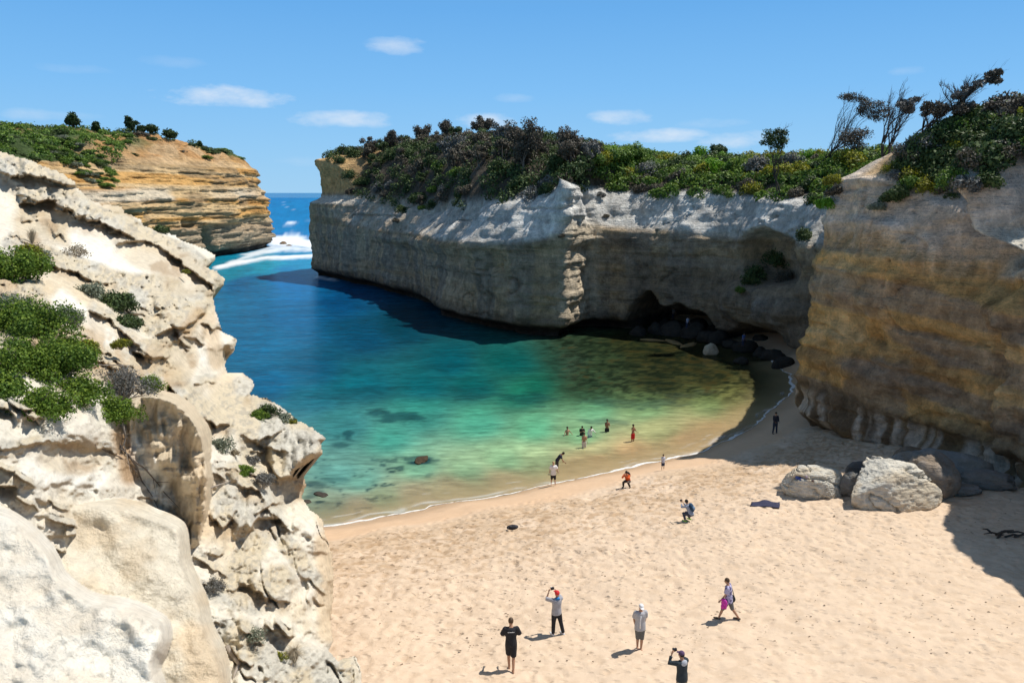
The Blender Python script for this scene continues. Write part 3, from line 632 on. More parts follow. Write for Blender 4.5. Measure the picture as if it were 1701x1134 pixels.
def right_paint(S, z, ZT, px, N, run, V):
    h = z / ZT; c = np.broadcast_to(np.array([.70, .43, .17]), S.shape + (3,)).copy()
    n1 = fbm(S * .16, z * .34, seed=171, oct=5); n2 = fbm(S * 1.7, z * .14, seed=172, oct=4)
    c = mixc(c, [.76, .53, .26], sstep(0, .3, n1) * .85); c = mixc(c, [.42, .26, .12], sstep(.05, .3, -n1) * .85)
    bed = vnoise(S * .045, (z + .5 * vnoise(S * .08, z * 0, seed=3) + .05 * S) * .75, seed=173); c = mixc(c, [.38, .30, .23], sstep(.2, .4, bed) * .7)
    c = mixc(c, [.30, .24, .18], sstep(.22, .36, fbm(S * .22, z * .45, seed=179, oct=4)) * .7)
    c = mixc(c, [.74, .52, .31], sstep(.74, .80, h + .03 * n1) * .9); c = mixc(c, [.76, .67, .58], sstep(.80, .88, h + .05 * n1) * (.55 + .4 * sstep(-.3, .3, n1)))
    c = mixc(c, [.44, .28, .12], sstep(.74, .78, h) * sstep(.84, .79, h) * sstep(-.1, .3, n2) * .6)
    lip = sstep(1588, 1612, px + 16 * n1) * sstep(.755, .78, h + .02 * n2) * sstep(.94, .86, h + .05 * n1); c = mixc(c, [.66, .62, .52], lip * .9)  # pale ledge rock, whitened to paint in the sunlit look of this patch
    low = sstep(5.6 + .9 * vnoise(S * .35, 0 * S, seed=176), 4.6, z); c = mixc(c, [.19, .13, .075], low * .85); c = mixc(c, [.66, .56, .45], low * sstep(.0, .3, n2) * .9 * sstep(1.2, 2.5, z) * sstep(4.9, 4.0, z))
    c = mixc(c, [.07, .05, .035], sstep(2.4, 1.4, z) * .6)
    c = mixc(c, [.56, .36, .16], sstep(1345, 1370, px) * sstep(1490, 1450, px) * sstep(1.0, 1.01, V) * .8)
    c = mixc(c, SOIL * 1.6, sstep(1.0, 1.04, V) * sstep(1440, 1490, px + 0 * run)); return c
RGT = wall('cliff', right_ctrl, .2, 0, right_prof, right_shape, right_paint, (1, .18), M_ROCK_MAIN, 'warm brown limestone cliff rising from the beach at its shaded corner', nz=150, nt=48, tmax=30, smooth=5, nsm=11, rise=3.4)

# --- sunlit headland across the mouth of the cove
head_ctrl = [(-96, 60, 23.0, 32, -500), (-96, 110, 25.0, 33, -200), (-97, 150, 26.0, 33.5, -8), (-93, 178, 26.0, 34, 130), (-91, 205, 26.5, 35.0, 250), (-88.6, 237, 27.0, 36, 358), (-85.5, 262, 27.0, 36, 415), (-84, 284, 26.5, 34, 460), (-88, 293, 26.0, 33, 470), (-104, 300, 26.0, 33, 480), (-150, 305, 26.0, 33, 490), (-230, 315, 26.0, 33, 500)]
def head_prof(S, z, ZT, px):
    h = z / ZT; o = 1.8 * h + (10 - 6.5 * sstep(330, 440, px)) * np.clip((h - .62) / .38, 0, 1) ** 1.2 * (1 + .4 * vnoise(S * .04, h * 2, seed=231)); o += 2.6 * sstep(3.2, .3, z); return o
def head_shape(S, z, ZT, px):
    d = 3.2 * fbm(S * .04, z * .03, seed=241, oct=3) + 1.0 * fbm(S * .13, z * .12, seed=242, oct=4) + .35 * fbm(S * .5, z * .5, seed=243, oct=3)
    d += 1.0 * strata(S, z, 244, .55, .4, .8, 2.2)
    u = (px - 347) / 9; v = (z - 3) / 6; d -= 5 * sstep(1.3, .4, u * u + v * v)
    u = (px - 318) / 14; v = (z - 10.5) / 1.5; d -= 2.5 * sstep(1.3, .4, u * u + v * v)
    return d
def head_paint(S, z, ZT, px, N, run, V):
    h = z / ZT; c = np.broadcast_to(np.array([.62, .36, .125]), S.shape + (3,)).copy()
    n1 = fbm(S * .07, z * .2, seed=271, oct=5)
    zz = z + .5 * vnoise(S * .03, 0 * S, seed=2); bed = vnoise(S * .02, zz * 1.0, seed=273)
    c = mixc(c, [.64, .47, .26], sstep(0, .5, bed) * .8); c = mixc(c, [.46, .235, .07], sstep(.1, .5, -bed) * .8); c = mixc(c, [.30, .22, .13], sstep(.2, .55, n1) * .7)
    c = mixc(c, [.36, .295, .21], sstep(.42, .32, h + .05 * n1) * .8)
    c = mixc(c, [.66, .60, .48], sstep(.60, .66, h) * sstep(.78, .72, h + .02 * n1) * sstep(-.1, .3, vnoise(S * .06, h * 3, seed=277)) * .7)
    c = mixc(c, [.48, .265, .11], sstep(.99, 1.05, V)); c = mixc(c, [.58, .40, .22], sstep(.0, .5, fbm(S * .15, run * .3, seed=280, oct=4)) * (V > 1) * .8)
    gr = sstep(-40, 60, px + 0 * S) * sstep(250, 150, px + 3 * (0 * run)) ; vegm = sstep(.0, .3, fbm(S * .05, run * .07, seed=281, oct=3) + .9 * gr - .15) * (V > 1) * sstep(2, 8, run + 12 * gr)
    c = mixc(c, [.07, .105, .035], np.maximum(vegm, sstep(20, 28, run)))
    c = mixc(c, [.05, .042, .035], sstep(2.6, 1.4, z)); return c
HEAD = wall('cliff', head_ctrl, .55, 0, head_prof, head_shape, head_paint, (-1, .1), M_ROCK_FAR, 'sunlit layered orange limestone headland beyond the foreground rocks', nz=110, nt=80, tmax=90, smooth=15, nsm=21, rough=3.2)

# ------------------------------------------------------------------ near cliff at the left
OUT = [(-300, 205), (0, 249), (18, 256), (44, 263), (70, 273), (106, 288), (127, 302), (129, 310), (141, 323), (159, 335), (168, 339), (185, 339), (203, 341), (208, 353), (235, 362), (240, 374), (273, 381), (289, 390), (310, 402), (335, 409), (360, 424), (358, 432), (342, 443),
       (362, 449), (375, 464), (371, 472), (360, 481), (355, 493), (360, 515), (367, 538), (370, 550), (380, 555), (397, 564), (393, 572), (385, 591), (376, 583), (376, 607), (378, 617), (404, 618), (419, 629), (425, 641), (418, 653), (449, 663), (470, 674), (492, 695), (518, 708),
       (546, 728), (534, 735), (537, 753), (518, 768), (502, 775), (507, 793), (510, 806), (503, 825), (518, 846), (537, 862), (542, 888), (552, 915), (557, 960), (554, 1000), (549, 1030), (556, 1060), (548, 1078), (562, 1096), (590, 1088), (600, 1108), (603, 1134), (615, 1200), (640, 1500), (-300, 1500)]
DP = [(-300, 180, 60), (-300, 500, 20), (-300, 800, 11.5), (-300, 1134, 8.5), (-300, 1500, 6), (0, 255, 50), (120, 300, 50), (150, 340, 47), (250, 385, 53), (370, 465, 52), (358, 500, 46), (385, 570, 42), (378, 615, 40), (425, 650, 36.5), (490, 695, 33), (545, 728, 31), (505, 780, 28.5), (520, 850, 28.5), (552, 930, 27.5), (552, 1040, 24), (600, 1134, 21), (640, 1500, 14),
      (0, 330, 44), (0, 420, 31), (0, 500, 23), (0, 600, 17.5), (0, 700, 14.2), (0, 790, 13), (0, 900, 12.2), (0, 1134, 10.5), (100, 380, 40), (150, 430, 36), (150, 520, 27), (150, 620, 20), (150, 720, 17), (150, 800, 16.2), (100, 1000, 13), (250, 430, 44), (230, 500, 34),
      (300, 540, 34), (300, 600, 29.5), (300, 680, 25.5), (290, 780, 22), (300, 900, 20.5), (300, 1134, 18.0), (400, 700, 29.5), (400, 800, 25.5), (400, 900, 23), (400, 1000, 20), (400, 1134, 17), (500, 880, 26), (500, 1000, 22.5), (500, 1134, 19), (430, 760, 29), (330, 1500, 12), (0, 1500, 7)]
DP = np.array(DP, float); dep_tps = tps(DP[:, :2] / 100., np.log(DP[:, 2]))
L1 = [(-320, 800), (-100, 820), (0, 838), (40, 862), (70, 890), (92, 915), (103, 945), (118, 965), (150, 985), (180, 992), (222, 998), (262, 1018), (282, 1030), (283, 1075), (262, 1108), (275, 1134), (290, 1300), (290, 1520), (-320, 1520)]
L2 = [(-320, 760), (0, 800), (60, 828), (120, 828), (190, 826), (240, 836), (262, 848), (300, 862), (314, 880), (315, 935), (330, 965), (344, 1000), (352, 1040), (375, 1080), (385, 1134), (400, 1520), (-320, 1520)]
L3 = [(150, 700), (172, 735), (180, 800), (215, 830), (330, 940), (345, 850), (350, 760), (330, 700), (290, 660), (230, 650)]
def chaikin(p, n=2):
    for _ in range(n):
        q = []
        for a, b in zip(p, p[1:] + p[:1]): q += [(a[0] * .75 + b[0] * .25, a[1] * .75 + b[1] * .25), (a[0] * .25 + b[0] * .75, a[1] * .25 + b[1] * .75)]
        p = q
    return p
L1, L2, L3 = chaikin(L1), chaikin(L2), chaikin(L3)
RUB = [([(0, 262), (60, 275), (112, 300)], 16), ([(95, 322), (135, 328), (160, 350), (225, 380), (262, 395), (320, 420), (362, 458)], 13), ([(20, 405), (90, 430), (150, 455), (210, 470), (290, 480)], 22), ([(200, 500), (260, 500), (330, 505), (345, 490)], 30), ([(290, 550), (250, 530)], 34),
       ([(225, 578), (262, 572), (282, 580)], 12), ([(0, 440), (60, 520), (110, 590), (200, 610), (260, 620), (330, 680)], 40), ([(300, 650), (350, 680), (385, 715)], 18), ([(400, 640), (420, 640)], 20), ([(390, 665), (450, 690), (520, 740), (470, 740), (420, 720)], 42),
       ([(430, 760), (470, 800), (440, 850), (400, 800)], 40), ([(380, 840), (430, 880), (400, 950)], 36), ([(370, 980), (420, 1000), (470, 960)], 30), ([(390, 1060), (450, 1100), (520, 1120), (560, 1120)], 50), ([(480, 900), (520, 960)], 20)]
CREAMZ = [([(345, 520), (360, 600)], 20), ([(340, 880), (330, 790), (300, 720)], 18), ([(320, 1060), (350, 1134)], 40), ([(540, 900), (545, 1050)], 26)]
SCOOP = [(70, 372, 50, 50, 1.6, 0), (250, 430, 50, 24, 1.2, .25), (300, 455, 48, 40, 1.4, .45), (300, 600, 30, 45, 1.2, .2), (505, 800, 30, 40, 1.4, .3), (265, 740, 40, 70, 1.2, .3), (205, 350, 26, 10, .6, .3), (120, 760, 60, 30, .6, 0)]
# lower edges of overhanging caps: (points, metres proud, px of fade above)
LEDGE = [([(-60, 262), (-20, 272), (18, 292), (44, 290), (90, 300), (131, 312)], 1.7, 26), ([(32, 338), (60, 337), (78, 330), (100, 345), (122, 352), (132, 362), (166, 366), (194, 382), (226, 396)], 1.8, 30),
         ([(192, 412), (200, 402), (222, 400), (243, 402), (264, 407), (291, 424), (323, 453), (345, 470), (358, 484)], 1.8, 26), ([(259, 556), (278, 543), (308, 546), (323, 531), (338, 521), (348, 500)], 2.0, 46),
         ([(219, 580), (240, 590), (259, 593), (285, 591)], 1.3, 22), ([(148, 512), (182, 531), (212, 558), (234, 571)], 1.1, 24), ([(278, 636), (306, 662), (322, 680), (349, 699), (360, 707), (382, 704)], 1.8, 32),
         ([(404, 660), (424, 650)], .9, 18), ([(447, 770), (465, 793), (484, 790), (492, 776), (518, 767), (540, 752)], 2.6, 48), ([(352, 852), (370, 876), (393, 846)], .9, 34), ([(400, 806), (431, 812), (441, 830)], .7, 26),
         ([(405, 888), (428, 858), (465, 862), (478, 882)], .9, 26), ([(418, 976), (441, 989), (482, 996)], .7, 24), ([(-20, 672), (0, 676), (18, 679), (34, 698)], .5, 16), ([(-40, 748), (42, 741), (79, 730), (114, 736), (150, 741)], .35, 20),
         ([(376, 582), (392, 578)], .6, 16), ([(-10, 806), (14, 804), (28, 808)], .5, 14), ([(200, 905), (215, 908), (224, 906)], .35, 6), ([(0, 905), (18, 912), (40, 900)], .5, 16), ([(300, 560), (330, 560)], .5, 10), ([(180, 492), (215, 500), (250, 520)], .6, 22),
         ([(60, 432), (110, 446), (150, 462), (196, 470)], .8, 16), ([(130, 585), (190, 612), (260, 640)], .5, 20), ([(400, 720), (440, 742), (480, 750)], .5, 20), ([(486, 905), (500, 940), (478, 1010)], .6, 30), ([(386, 1075), (398, 1092)], .5, 12)]
def rot_uv(px, py, cx, cy, rx, ry, a):
    dx, dy = px - cx, py - cy; c, s = math.cos(a), math.sin(a); return (dx * c + dy * s) / rx, (-dx * s + dy * c) / ry
def fg_fields(px, py):
    nx, ny = px / 60., py / 60.
    wx = px + 9 * fbm(nx, ny, seed=301, oct=3); wy = py + 9 * fbm(nx, ny, seed=305, oct=3)
    base = np.exp(dep_tps(px / 100., py / 100.))
    rub = np.zeros_like(px)
    for pts, w in RUB: rub = np.maximum(rub, sstep(w, w * .55, seg_dist(wx, wy, pts)))
    # scoops: a hollow under an overhanging lip
    sc = np.zeros_like(px); ds = np.zeros_like(px)
    for (cx, cy, rx, ry, A, a) in SCOOP:
        u, v = rot_uv(wx * .35 + px * .65, wy * .35 + py * .65, cx, cy, rx, ry, a); r2 = u * u + v * v
        m = np.exp(-1.4 * r2 ** 1.5)
        ds = np.maximum(ds, A * m); sc = np.maximum(sc, sstep(1.3, .5, r2))
    led = np.zeros_like(px); lmod = np.clip(.62 + .75 * fbm(nx * 1.6, ny * 1.6, seed=345, oct=3), .12, 1.3)
    for pts, A, w in LEDGE:
        pa = np.array(pts, float); x0, x1 = pa[0, 0], pa[-1, 0]
        if x0 > x1: pa = pa[::-1]; x0, x1 = x1, x0
        lx = px + 5 * fbm(nx * 3, ny * 3, seed=340, oct=2); yy = np.interp(lx, pa[:, 0], pa[:, 1]) + 5 * fbm(nx * 2.4, ny * .6, seed=342, oct=4) + 2.5 * fbm(nx * 8, ny * 2, seed=343, oct=2)
        vv = py - yy; endf = sstep(x0 - 6, x0 + 12, lx) * sstep(x1 + 6, x1 - 12, lx)
        pr = np.where(vv < 0, np.exp(vv / w) * (1 - .25 * np.exp(vv / 3)), sstep(3.0, 0, vv) * .75) * endf
        pr = pr * lmod; led = led + A * pr; ds = ds + .45 * A * np.exp(-((vv - .6 * w) / (.9 * w)) ** 2) * (vv > 0) * endf
        rub = np.maximum(rub, sstep(-w * .9, -w * .5, vv) * (vv < 2) * endf * .9)
        sc = np.maximum(sc, (vv > 0) * sstep(w * 1.5, w * .3, vv) * endf * .75)
    # many small broken ledges
    r2_ = np.random.default_rng(77)
    for _ in range(110):
        cx, cy = r2_.uniform(0, 545), r2_.uniform(300, 1110); L_ = r2_.uniform(9, 34); A = r2_.uniform(.15, .6); w = r2_.uniform(6, 15); sl = r2_.uniform(-.1, .75) if cx < 380 else r2_.uniform(-.6, .9)
        m_ = (np.abs(px - cx) < L_ + 8) & (np.abs(py - cy) < 60)
        if not m_.any(): continue
        X_, Y_ = px[m_], py[m_]; vv = Y_ - (cy + sl * (X_ - cx) + 5 * vnoise(X_ / 9., cy / 9. + 0 * X_, seed=9)); ef = sstep(L_, L_ * .6, np.abs(X_ - cx)); pr = np.where(vv < 0, np.exp(vv / w), sstep(2.5, 0, vv)) * ef
        led[m_] += A * pr * (.5 + base[m_] / 40.); rub[m_] = np.maximum(rub[m_], .8 * (vv < 2) * (vv > -w) * ef); sc[m_] = np.maximum(sc[m_], .7 * (vv > 0) * sstep(w * 1.6, 0, vv) * ef)
    n_big = fbm(nx * .9, ny * .9, seed=310, oct=3); n_mid = fbm(nx * 3, ny * 3, seed=312, oct=4); n_fine = fbm(nx * 10, ny * 10, seed=314, oct=3)
    rid = fbm(nx * 1.6 + .3 * ny, ny * 2.6, seed=318, oct=4, ridge=True)
    k = base / 24.
    d = base + ds - led - k * .6 * n_big
    # rough caps and rubble
    d = d - rub * k * (.75 + 1.1 * sstep(660, 600, py)) * (.20 * n_mid + .13 * n_fine + .09 * np.tanh(4 * fbm(nx * 5, ny * 6, seed=320, oct=3)) + .15 * rid) - (1 - rub) * k * (.16 * n_mid + .04 * n_fine + .14 * np.tanh(5 * fbm(nx * 1.4, ny * 2.2, seed=322, oct=3)))
    # vertical clefts in the lower rocks at the right
    low = sstep(380, 410, px) * sstep(820, 860, py); cl = np.abs(fbm(nx * 1.5 - ny * .35, ny * .5, seed=330, oct=3)); d = d + low * .4 * sstep(.10, 0, cl) * sstep(-.2, .2, n_big)
    low2 = sstep(330, 360, px) * sstep(700, 760, py); d = d - low2 * k * .32 * np.tanh(2.4 * fbm(nx * 1.3, ny * 1.3, seed=333, oct=4))
    # edge rounding at the outline
    so = sdist(px, py, OUT) ; d = d + k * .9 * np.clip((so + 16) / 16, 0, 1.2) ** 2
    # cream walls standing in front
    lay = np.zeros(px.shape, int)
    for i, (poly, D0, w) in enumerate(((L3, None, 7), (L2, 14.2, 24), (L1, 9.6, 24))):
        sd = sdist(px + 4 * n_big, py + 4 * n_big, poly)
        if D0 is None: D = 19.5 + .7 * n_big + .22 * rid - .45 * fbm(nx * 3.4 + .6 * n_big, ny * .6, seed=350, oct=4) - .12 * n_mid
        else:
            D = D0 * (1 + .0 * px) * np.exp(-.00075 * (py - 900)) * (1 + .0004 * (px - 150)); D = D - k * (.34 * n_big + .045 * n_mid + .008 * n_fine + .07 * np.tanh(4 * fbm(nx * .8 + ny * .5, ny * .9 - nx * .3, seed=325, oct=3)))
            if D0 > 10:
                u, v = rot_uv(px, py, 245, 880, 48, 22, .1); D = D + .16 * np.exp(-(u * u + v * v)) * np.clip(.6 - .6 * v, 0, 1)
                u, v = rot_uv(px, py, 120, 880, 60, 40, .5); D = D + .28 * np.exp(-(u * u + v * v))
        D = D * (1 + .16 * np.clip((sd + w) / w, 0, 1) ** 2.8) + np.clip(sd, 0, 1e9) * (.7 if D0 else .3)
        m = D < d; d = np.where(m, D, d); lay = np.where(m, i + 1, lay)
    rub = rub * (lay == 0)
    return d, rub, sc * (lay == 0), lay, so, (n_big, n_mid, n_fine)
def build_fg():
    xs = np.concatenate([np.arange(-300, -8, 8.), np.arange(-8, 652, 1.8)]); ys = np.concatenate([np.arange(196, 1142, 1.8), np.arange(1142, 1500, 7.)])
    PX, PYy = np.meshgrid(xs, ys); d, rub, sc, lay, so, (nb, nm, nf) = fg_fields(PX, PYy)
    edge = so + 2.2 * nf + 1.5 * nm
    P = PY(PX, PYy, d)
    nmask = edge < 0; fmask = nmask[:-1, :-1] & nmask[1:, :-1] & nmask[:-1, 1:] & nmask[1:, 1:]
    Nn = grid_norm(P); tocam = np.array([0, 0, CAM_H]) - P; fl = np.mean((Nn * tocam).sum(-1)[nmask]) < 0
    if fl: Nn = -Nn
    nz = Nn[..., 2]
    C = np.broadcast_to(np.array([.71, .67, .58]), PX.shape + (3,)).copy()
    C = mixc(C, WHITE * 1.03, sstep(-.2, .3, nb) * .9)
    C = mixc(C, CREAM, (lay == 0) * sstep(0, .5, fbm(PX / 90, PYy / 90, seed=341, oct=4)) * .75)
    C = mixc(C, [.67, .615, .515], (lay == 2) * .85); C = mixc(C, [.77, .735, .67], (lay == 3) * .95); C = mixc(C, [.56, .46, .33], (lay == 1) * .8)
    C = mixc(C, [.56, .43, .28], sstep(-.05, .5, fbm(PX / 70, PYy / 50, seed=351, oct=5)) * (.45 * (lay == 2) + .25 * (lay == 3)))
    for pts, w in [([(70, 410), (130, 440), (180, 455)], 24), ([(150, 395), (220, 440), (290, 480), (240, 470)], 44), ([(100, 500), (150, 540), (190, 570)], 26), ([(270, 405), (330, 440)], 14), ([(345, 520), (350, 590)], 26), ([(230, 745), (255, 800), (270, 830)], 26), ([(60, 770), (150, 790)], 40)]:
        C = mixc(C, [.78, .76, .71], (lay != 3) * sstep(w, w * .5, seg_dist(PX + 8 * nm, PYy + 8 * nm, pts)) * .9)
    for pts, w in CREAMZ: C = mixc(C, [.62, .50, .36], (lay != 3) * sstep(w, w * .4, seg_dist(PX, PYy, pts)) * .85)
    rubc = mixc(np.broadcast_to(np.array([.55, .53, .475]), C.shape).copy(), [.58, .51, .39], sstep(-.1, .3, fbm(PX / 45, PYy / 45, seed=345, oct=4)))
    rubc = mixc(rubc, [.30, .285, .26], sstep(.1, .5, nf) * .6)
    C = C + (rubc - C) * (rub * .95)[..., None]
    dirt = sstep(60, 20, seg_dist(PX, PYy, [(0, 450), (90, 560), (180, 590), (260, 620)])) * (lay == 0) * sstep(-.2, .3, fbm(PX / 35, PYy / 35, seed=360, oct=4)); C = mixc(C, [.52, .40, .27], dirt * .8)
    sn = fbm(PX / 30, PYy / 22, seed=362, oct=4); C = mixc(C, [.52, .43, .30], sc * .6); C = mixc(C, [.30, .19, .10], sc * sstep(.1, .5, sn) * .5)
    # darker brown on downward-facing rock, then two brown streaks
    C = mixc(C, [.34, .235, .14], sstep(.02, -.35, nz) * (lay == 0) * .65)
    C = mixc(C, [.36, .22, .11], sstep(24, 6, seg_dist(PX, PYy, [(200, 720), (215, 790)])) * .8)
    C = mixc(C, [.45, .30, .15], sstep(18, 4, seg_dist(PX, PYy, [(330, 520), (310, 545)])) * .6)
    C = C * (1 + .07 * nf)[..., None] * np.array([1.02, .995, .93])
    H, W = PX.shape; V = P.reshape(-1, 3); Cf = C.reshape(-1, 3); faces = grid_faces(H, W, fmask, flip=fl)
    # drop the far side: rim ring carried back and down
    e = {}
    for a, b in ((0, 1), (1, 2), (2, 3), (3, 0)):
        E = faces[:, [a, b]]
        key = np.sort(E, 1); 
        for (u, v), (p, q) in zip(map(tuple, key[:0]), E[:0]): pass
        e[(a, b)] = E
    E = np.concatenate(list(e.values())); key = np.sort(E, 1); kk = key[:, 0].astype(np.int64) * (H * W) + key[:, 1]
    _, inv, cnt = np.unique(kk, return_inverse=True, return_counts=True); B = E[cnt[inv] == 1]
    ids = np.unique(B); mp = {int(v): i for i, v in enumerate(ids)}; cur = ids; V = [V]; Cf = [Cf]; nv = H * W; F2 = [faces]
    base = P.reshape(-1, 3)[ids]; rd = base - np.array([0, 0, CAM_H]); rd /= np.linalg.norm(rd, axis=1, keepdims=True)
    bi = np.array([[mp[int(a)], mp[int(b)]] for a, b in B]); prev = ids
    for st, dn, lf in ((.5, .15, .15), (1.6, .9, .8), (4.5, 3.5, 2.5), (9, 9, 5), (12, 26, 7)):
        q = base + rd * st + np.array([-lf, 0, -dn]) + .12 * st * np.stack([vnoise(base[:, 0], base[:, 2], st + i) for i in range(3)], -1)
        V.append(q); Cf.append(np.broadcast_to(BUFF * 1.2, q.shape)); new = nv + np.arange(len(ids)); nv += len(ids)
        F2.append(np.stack([prev[bi[:, 1]], prev[bi[:, 0]], new[bi[:, 0]], new[bi[:, 1]]], -1)); prev = new
    V = np.concatenate(V); Cf = np.concatenate(Cf); Fq = np.concatenate(F2)
    used = np.zeros(len(V), bool); used[Fq.ravel()] = True; rm = np.cumsum(used) - 1
    me = np_mesh('rocky_slope', V[used], rm[Fq], Cf[used])
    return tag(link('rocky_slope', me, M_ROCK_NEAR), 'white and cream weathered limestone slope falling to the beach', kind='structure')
FG = build_fg()
def fg_pt(px, py):
    d = fg_fields(np.array([[float(px)]]), np.array([[float(py)]]))[0][0, 0]; return PY(px, py, d)
# ------------------------------------------------------------------ plants
M_WOOD = plain('bark_grey', (.16, .13, .105), .9, .25, 6)
M_WOODD = plain('bark_dark', (.055, .045, .038), .9, .25, 3)
M_TWIG = plain('dead_twig', (.30, .255, .21), .9, .2, 9)
LM = {
 'dull': leaf_mat('leaf_dull_brown', (.050, .042, .032), (.125, .105, .078), (.15, .13, .085), .9, .12),
 'dark': leaf_mat('leaf_dark_green', (.022, .040, .014), (.055, .092, .028), (.09, .13, .035), .9, .15),
 'green': leaf_mat('leaf_green', (.045, .10, .018), (.11, .20, .035), (.18, .27, .035), .9, .25),
 'bright': leaf_mat('leaf_bright_green', (.06, .17, .012), (.13, .30, .02), (.2, .38, .03), .9, .3),
 'yellow': leaf_mat('leaf_yellow_green', (.07, .09, .02), (.20, .21, .025), (.36, .34, .02), .9, .25),
 'sage': leaf_mat('leaf_grey_green', (.10, .125, .085), (.21, .235, .165), (.26, .28, .2), .9, .15),
 'straw': leaf_mat('leaf_straw', (.20, .155, .10), (.36, .29, .19), (.40, .33, .2), .9, .15),
 'fresh': leaf_mat('leaf_fresh_green', (.035, .085, .010), (.11, .19, .022), (.19, .27, .03), 2.5, .3),
 'slate': leaf_mat('leaf_slate_grey', (.075, .075, .07), (.17, .165, .15), (.2, .2, .18), .9, .1),
}
def leaf_cloud(cent, rad, n, size, r_, jitter=.7, asp=1.7, up=.25, shell=.6):
    """leaf quads spread through ellipsoid clumps. cent (k,3), rad (k,3)"""
    cent = np.asarray(cent, float); rad = np.asarray(rad, float)
    if rad.ndim == 1: rad = np.repeat(rad[:, None], 3, 1)
    wgt = (rad.prod(1)) ** (2 / 3); ci = r_.choice(len(cent), n, p=wgt / wgt.sum())
    d = r_.normal(size=(n, 3)); d /= np.linalg.norm(d, axis=1, keepdims=True)
    rr = shell + (1 - shell) * r_.random(n) ** .6; rr *= (1 + .18 * r_.normal(size=n) * (r_.random(n) < .3))
    P = cent[ci] + d * rad[ci] * rr[:, None]
    nn = d + jitter * r_.normal(size=(n, 3)) + np.array([0, 0, up]); nn /= np.linalg.norm(nn, axis=1, keepdims=True)
    t = np.cross(nn, r_.normal(size=(n, 3))); t /= np.linalg.norm(t, axis=1, keepdims=True) + 1e-9; b = np.cross(nn, t)
    s = size * r_.uniform(.6, 1.35, n)[:, None]
    V = np.stack([P - t * s * asp * .5, P + b * s * .5, P + t * s * asp * .5, P - b * s * .5], 1)
    tip = np.clip((d[:, 2] * .5 + rr - .75) * 1.5 + .35 * r_.normal(size=n), 0, 1) * (rr > .8)
    return V.reshape(-1, 3), np.repeat(tip, 4)
def leaf_mesh(name, cent, rad, n, size, seed, **k):
    tipk = k.pop('tipk', 1.0); V, tip = leaf_cloud(cent, rad, n, size, np.random.default_rng(seed), **k)
    return np_mesh(name, V, np.arange(len(V)).reshape(-1, 4), smooth=False, extra={'tip': tip * tipk})
def dome(seed, k=16, flat=.75, r=.38, spread=1.0):
    r_ = np.random.default_rng(seed); c = []; 
    for i in range(k):
        a = r_.uniform(0, 6.283); e = r_.uniform(0, 1.45); rr = r_.uniform(.35, .78)
        c.append((math.cos(a) * math.cos(e) * rr * spread, math.sin(a) * math.cos(e) * rr * spread, math.sin(e) * rr * flat + .12))
    return np.array(c), r_.uniform(.7, 1.25, k) * r
# distant shrub meshes of 1 m radius, shared
SH = {}
for i in range(3):
    c, r = dome(500 + i, 15, .8, .36); SH['round', i] = leaf_mesh('foliage', c, r, 1500, .085, 600 + i)
for i in range(3):
    c, r = dome(520 + i, 22, .55, .26, 1.1); SH['low', i] = leaf_mesh('foliage', c, r, 1500, .085, 620 + i)
for i in range(4):   # upright tufted crowns on short stems, tea tree
    r_ = np.random.default_rng(540 + i); k = 9; c = []
    for j in range(k):
        a = r_.uniform(0, 6.28); q = r_.uniform(0, .62); c.append((math.cos(a) * q, math.sin(a) * q, .75 + r_.uniform(-.25, .55)))
    SH['tall', i] = leaf_mesh('foliage', np.array(c), np.stack([r_.uniform(.2, .34, k), r_.uniform(.2, .34, k), r_.uniform(.16, .26, k)], -1), 1300, .075, 640 + i, shell=.4)
def stems_mesh(seed, n=9, h=1.0, lean=0.0, rad=.035):
    mb = MB(); r_ = random.Random(seed)
    for i in range(n):
        a = r_.uniform(0, 6.28); q = r_.uniform(.2, .6); p0 = Vector((math.cos(a) * .12, math.sin(a) * .12, -.3)); p2 = Vector((math.cos(a) * q + lean, math.sin(a) * q, h * r_.uniform(.75, 1.15)))
        p1 = (p0 + p2) / 2 + Vector((r_.uniform(-.1, .1), r_.uniform(-.1, .1), -.08)); mb.tube([p0, p1, p2], [rad, rad * .7, rad * .3], 4, cap=False)
    return mb.mesh('stem')
STEM = [stems_mesh(i, 8, .85) for i in range(3)]
mesh_mat = {}
def with_mat(me, mat):
    k = (me.name, mat.name)
    if k not in mesh_mat:
        m2 = me if not me.materials else me.copy(); m2.materials.clear(); m2.materials.append(mat); mesh_mat[k] = m2; mesh_mat[(m2.name, mat.name)] = m2
    return mesh_mat[k]
# make one mesh per shape+kind
SHM = {}
def shrub(name, loc, r, shape, kind, label, cat='shrub', group=None, seed=0, sq=1.0):
    i = seed % (4 if shape == 'tall' else 3); key = (shape, i, kind)
    if key not in SHM:
        me = SH[shape, i].copy(); me.materials.append(LM[kind]); SHM[key] = me
    o = bpy.data.objects.new(name, SHM[key]); col.objects.link(o); o.location = loc; o.scale = (r, r, r * sq); o.rotation_euler = (random.uniform(-.12, .12), random.uniform(-.12, .12), random.uniform(0, 6.28))
    tag(o, label, cat, group)
    if shape == 'tall':
        k2 = ('stem', i % 3)
        if k2 not in SHM: me = STEM[i % 3]; me.materials.append(M_WOOD); SHM[k2] = me
        s = bpy.data.objects.new('stem', SHM[k2]); col.objects.link(s); s.parent = o
    return o
def pick(w, px, py, tol=9, vmin=0):
    """surface point of a wall that is seen at a photograph pixel"""
    q = (w.px - px) ** 2 + (w.py - py) ** 2; m = (q < tol * tol) & (w.d > 0) & (w.V >= vmin)
    if not m.any(): q = np.where(w.d > 0, q, 1e9); i = np.unravel_index(np.argmin(q), q.shape)
    else: dd = np.where(m, w.d, 1e9); i = np.unravel_index(np.argmin(dd), dd.shape)
    return w.P[i]
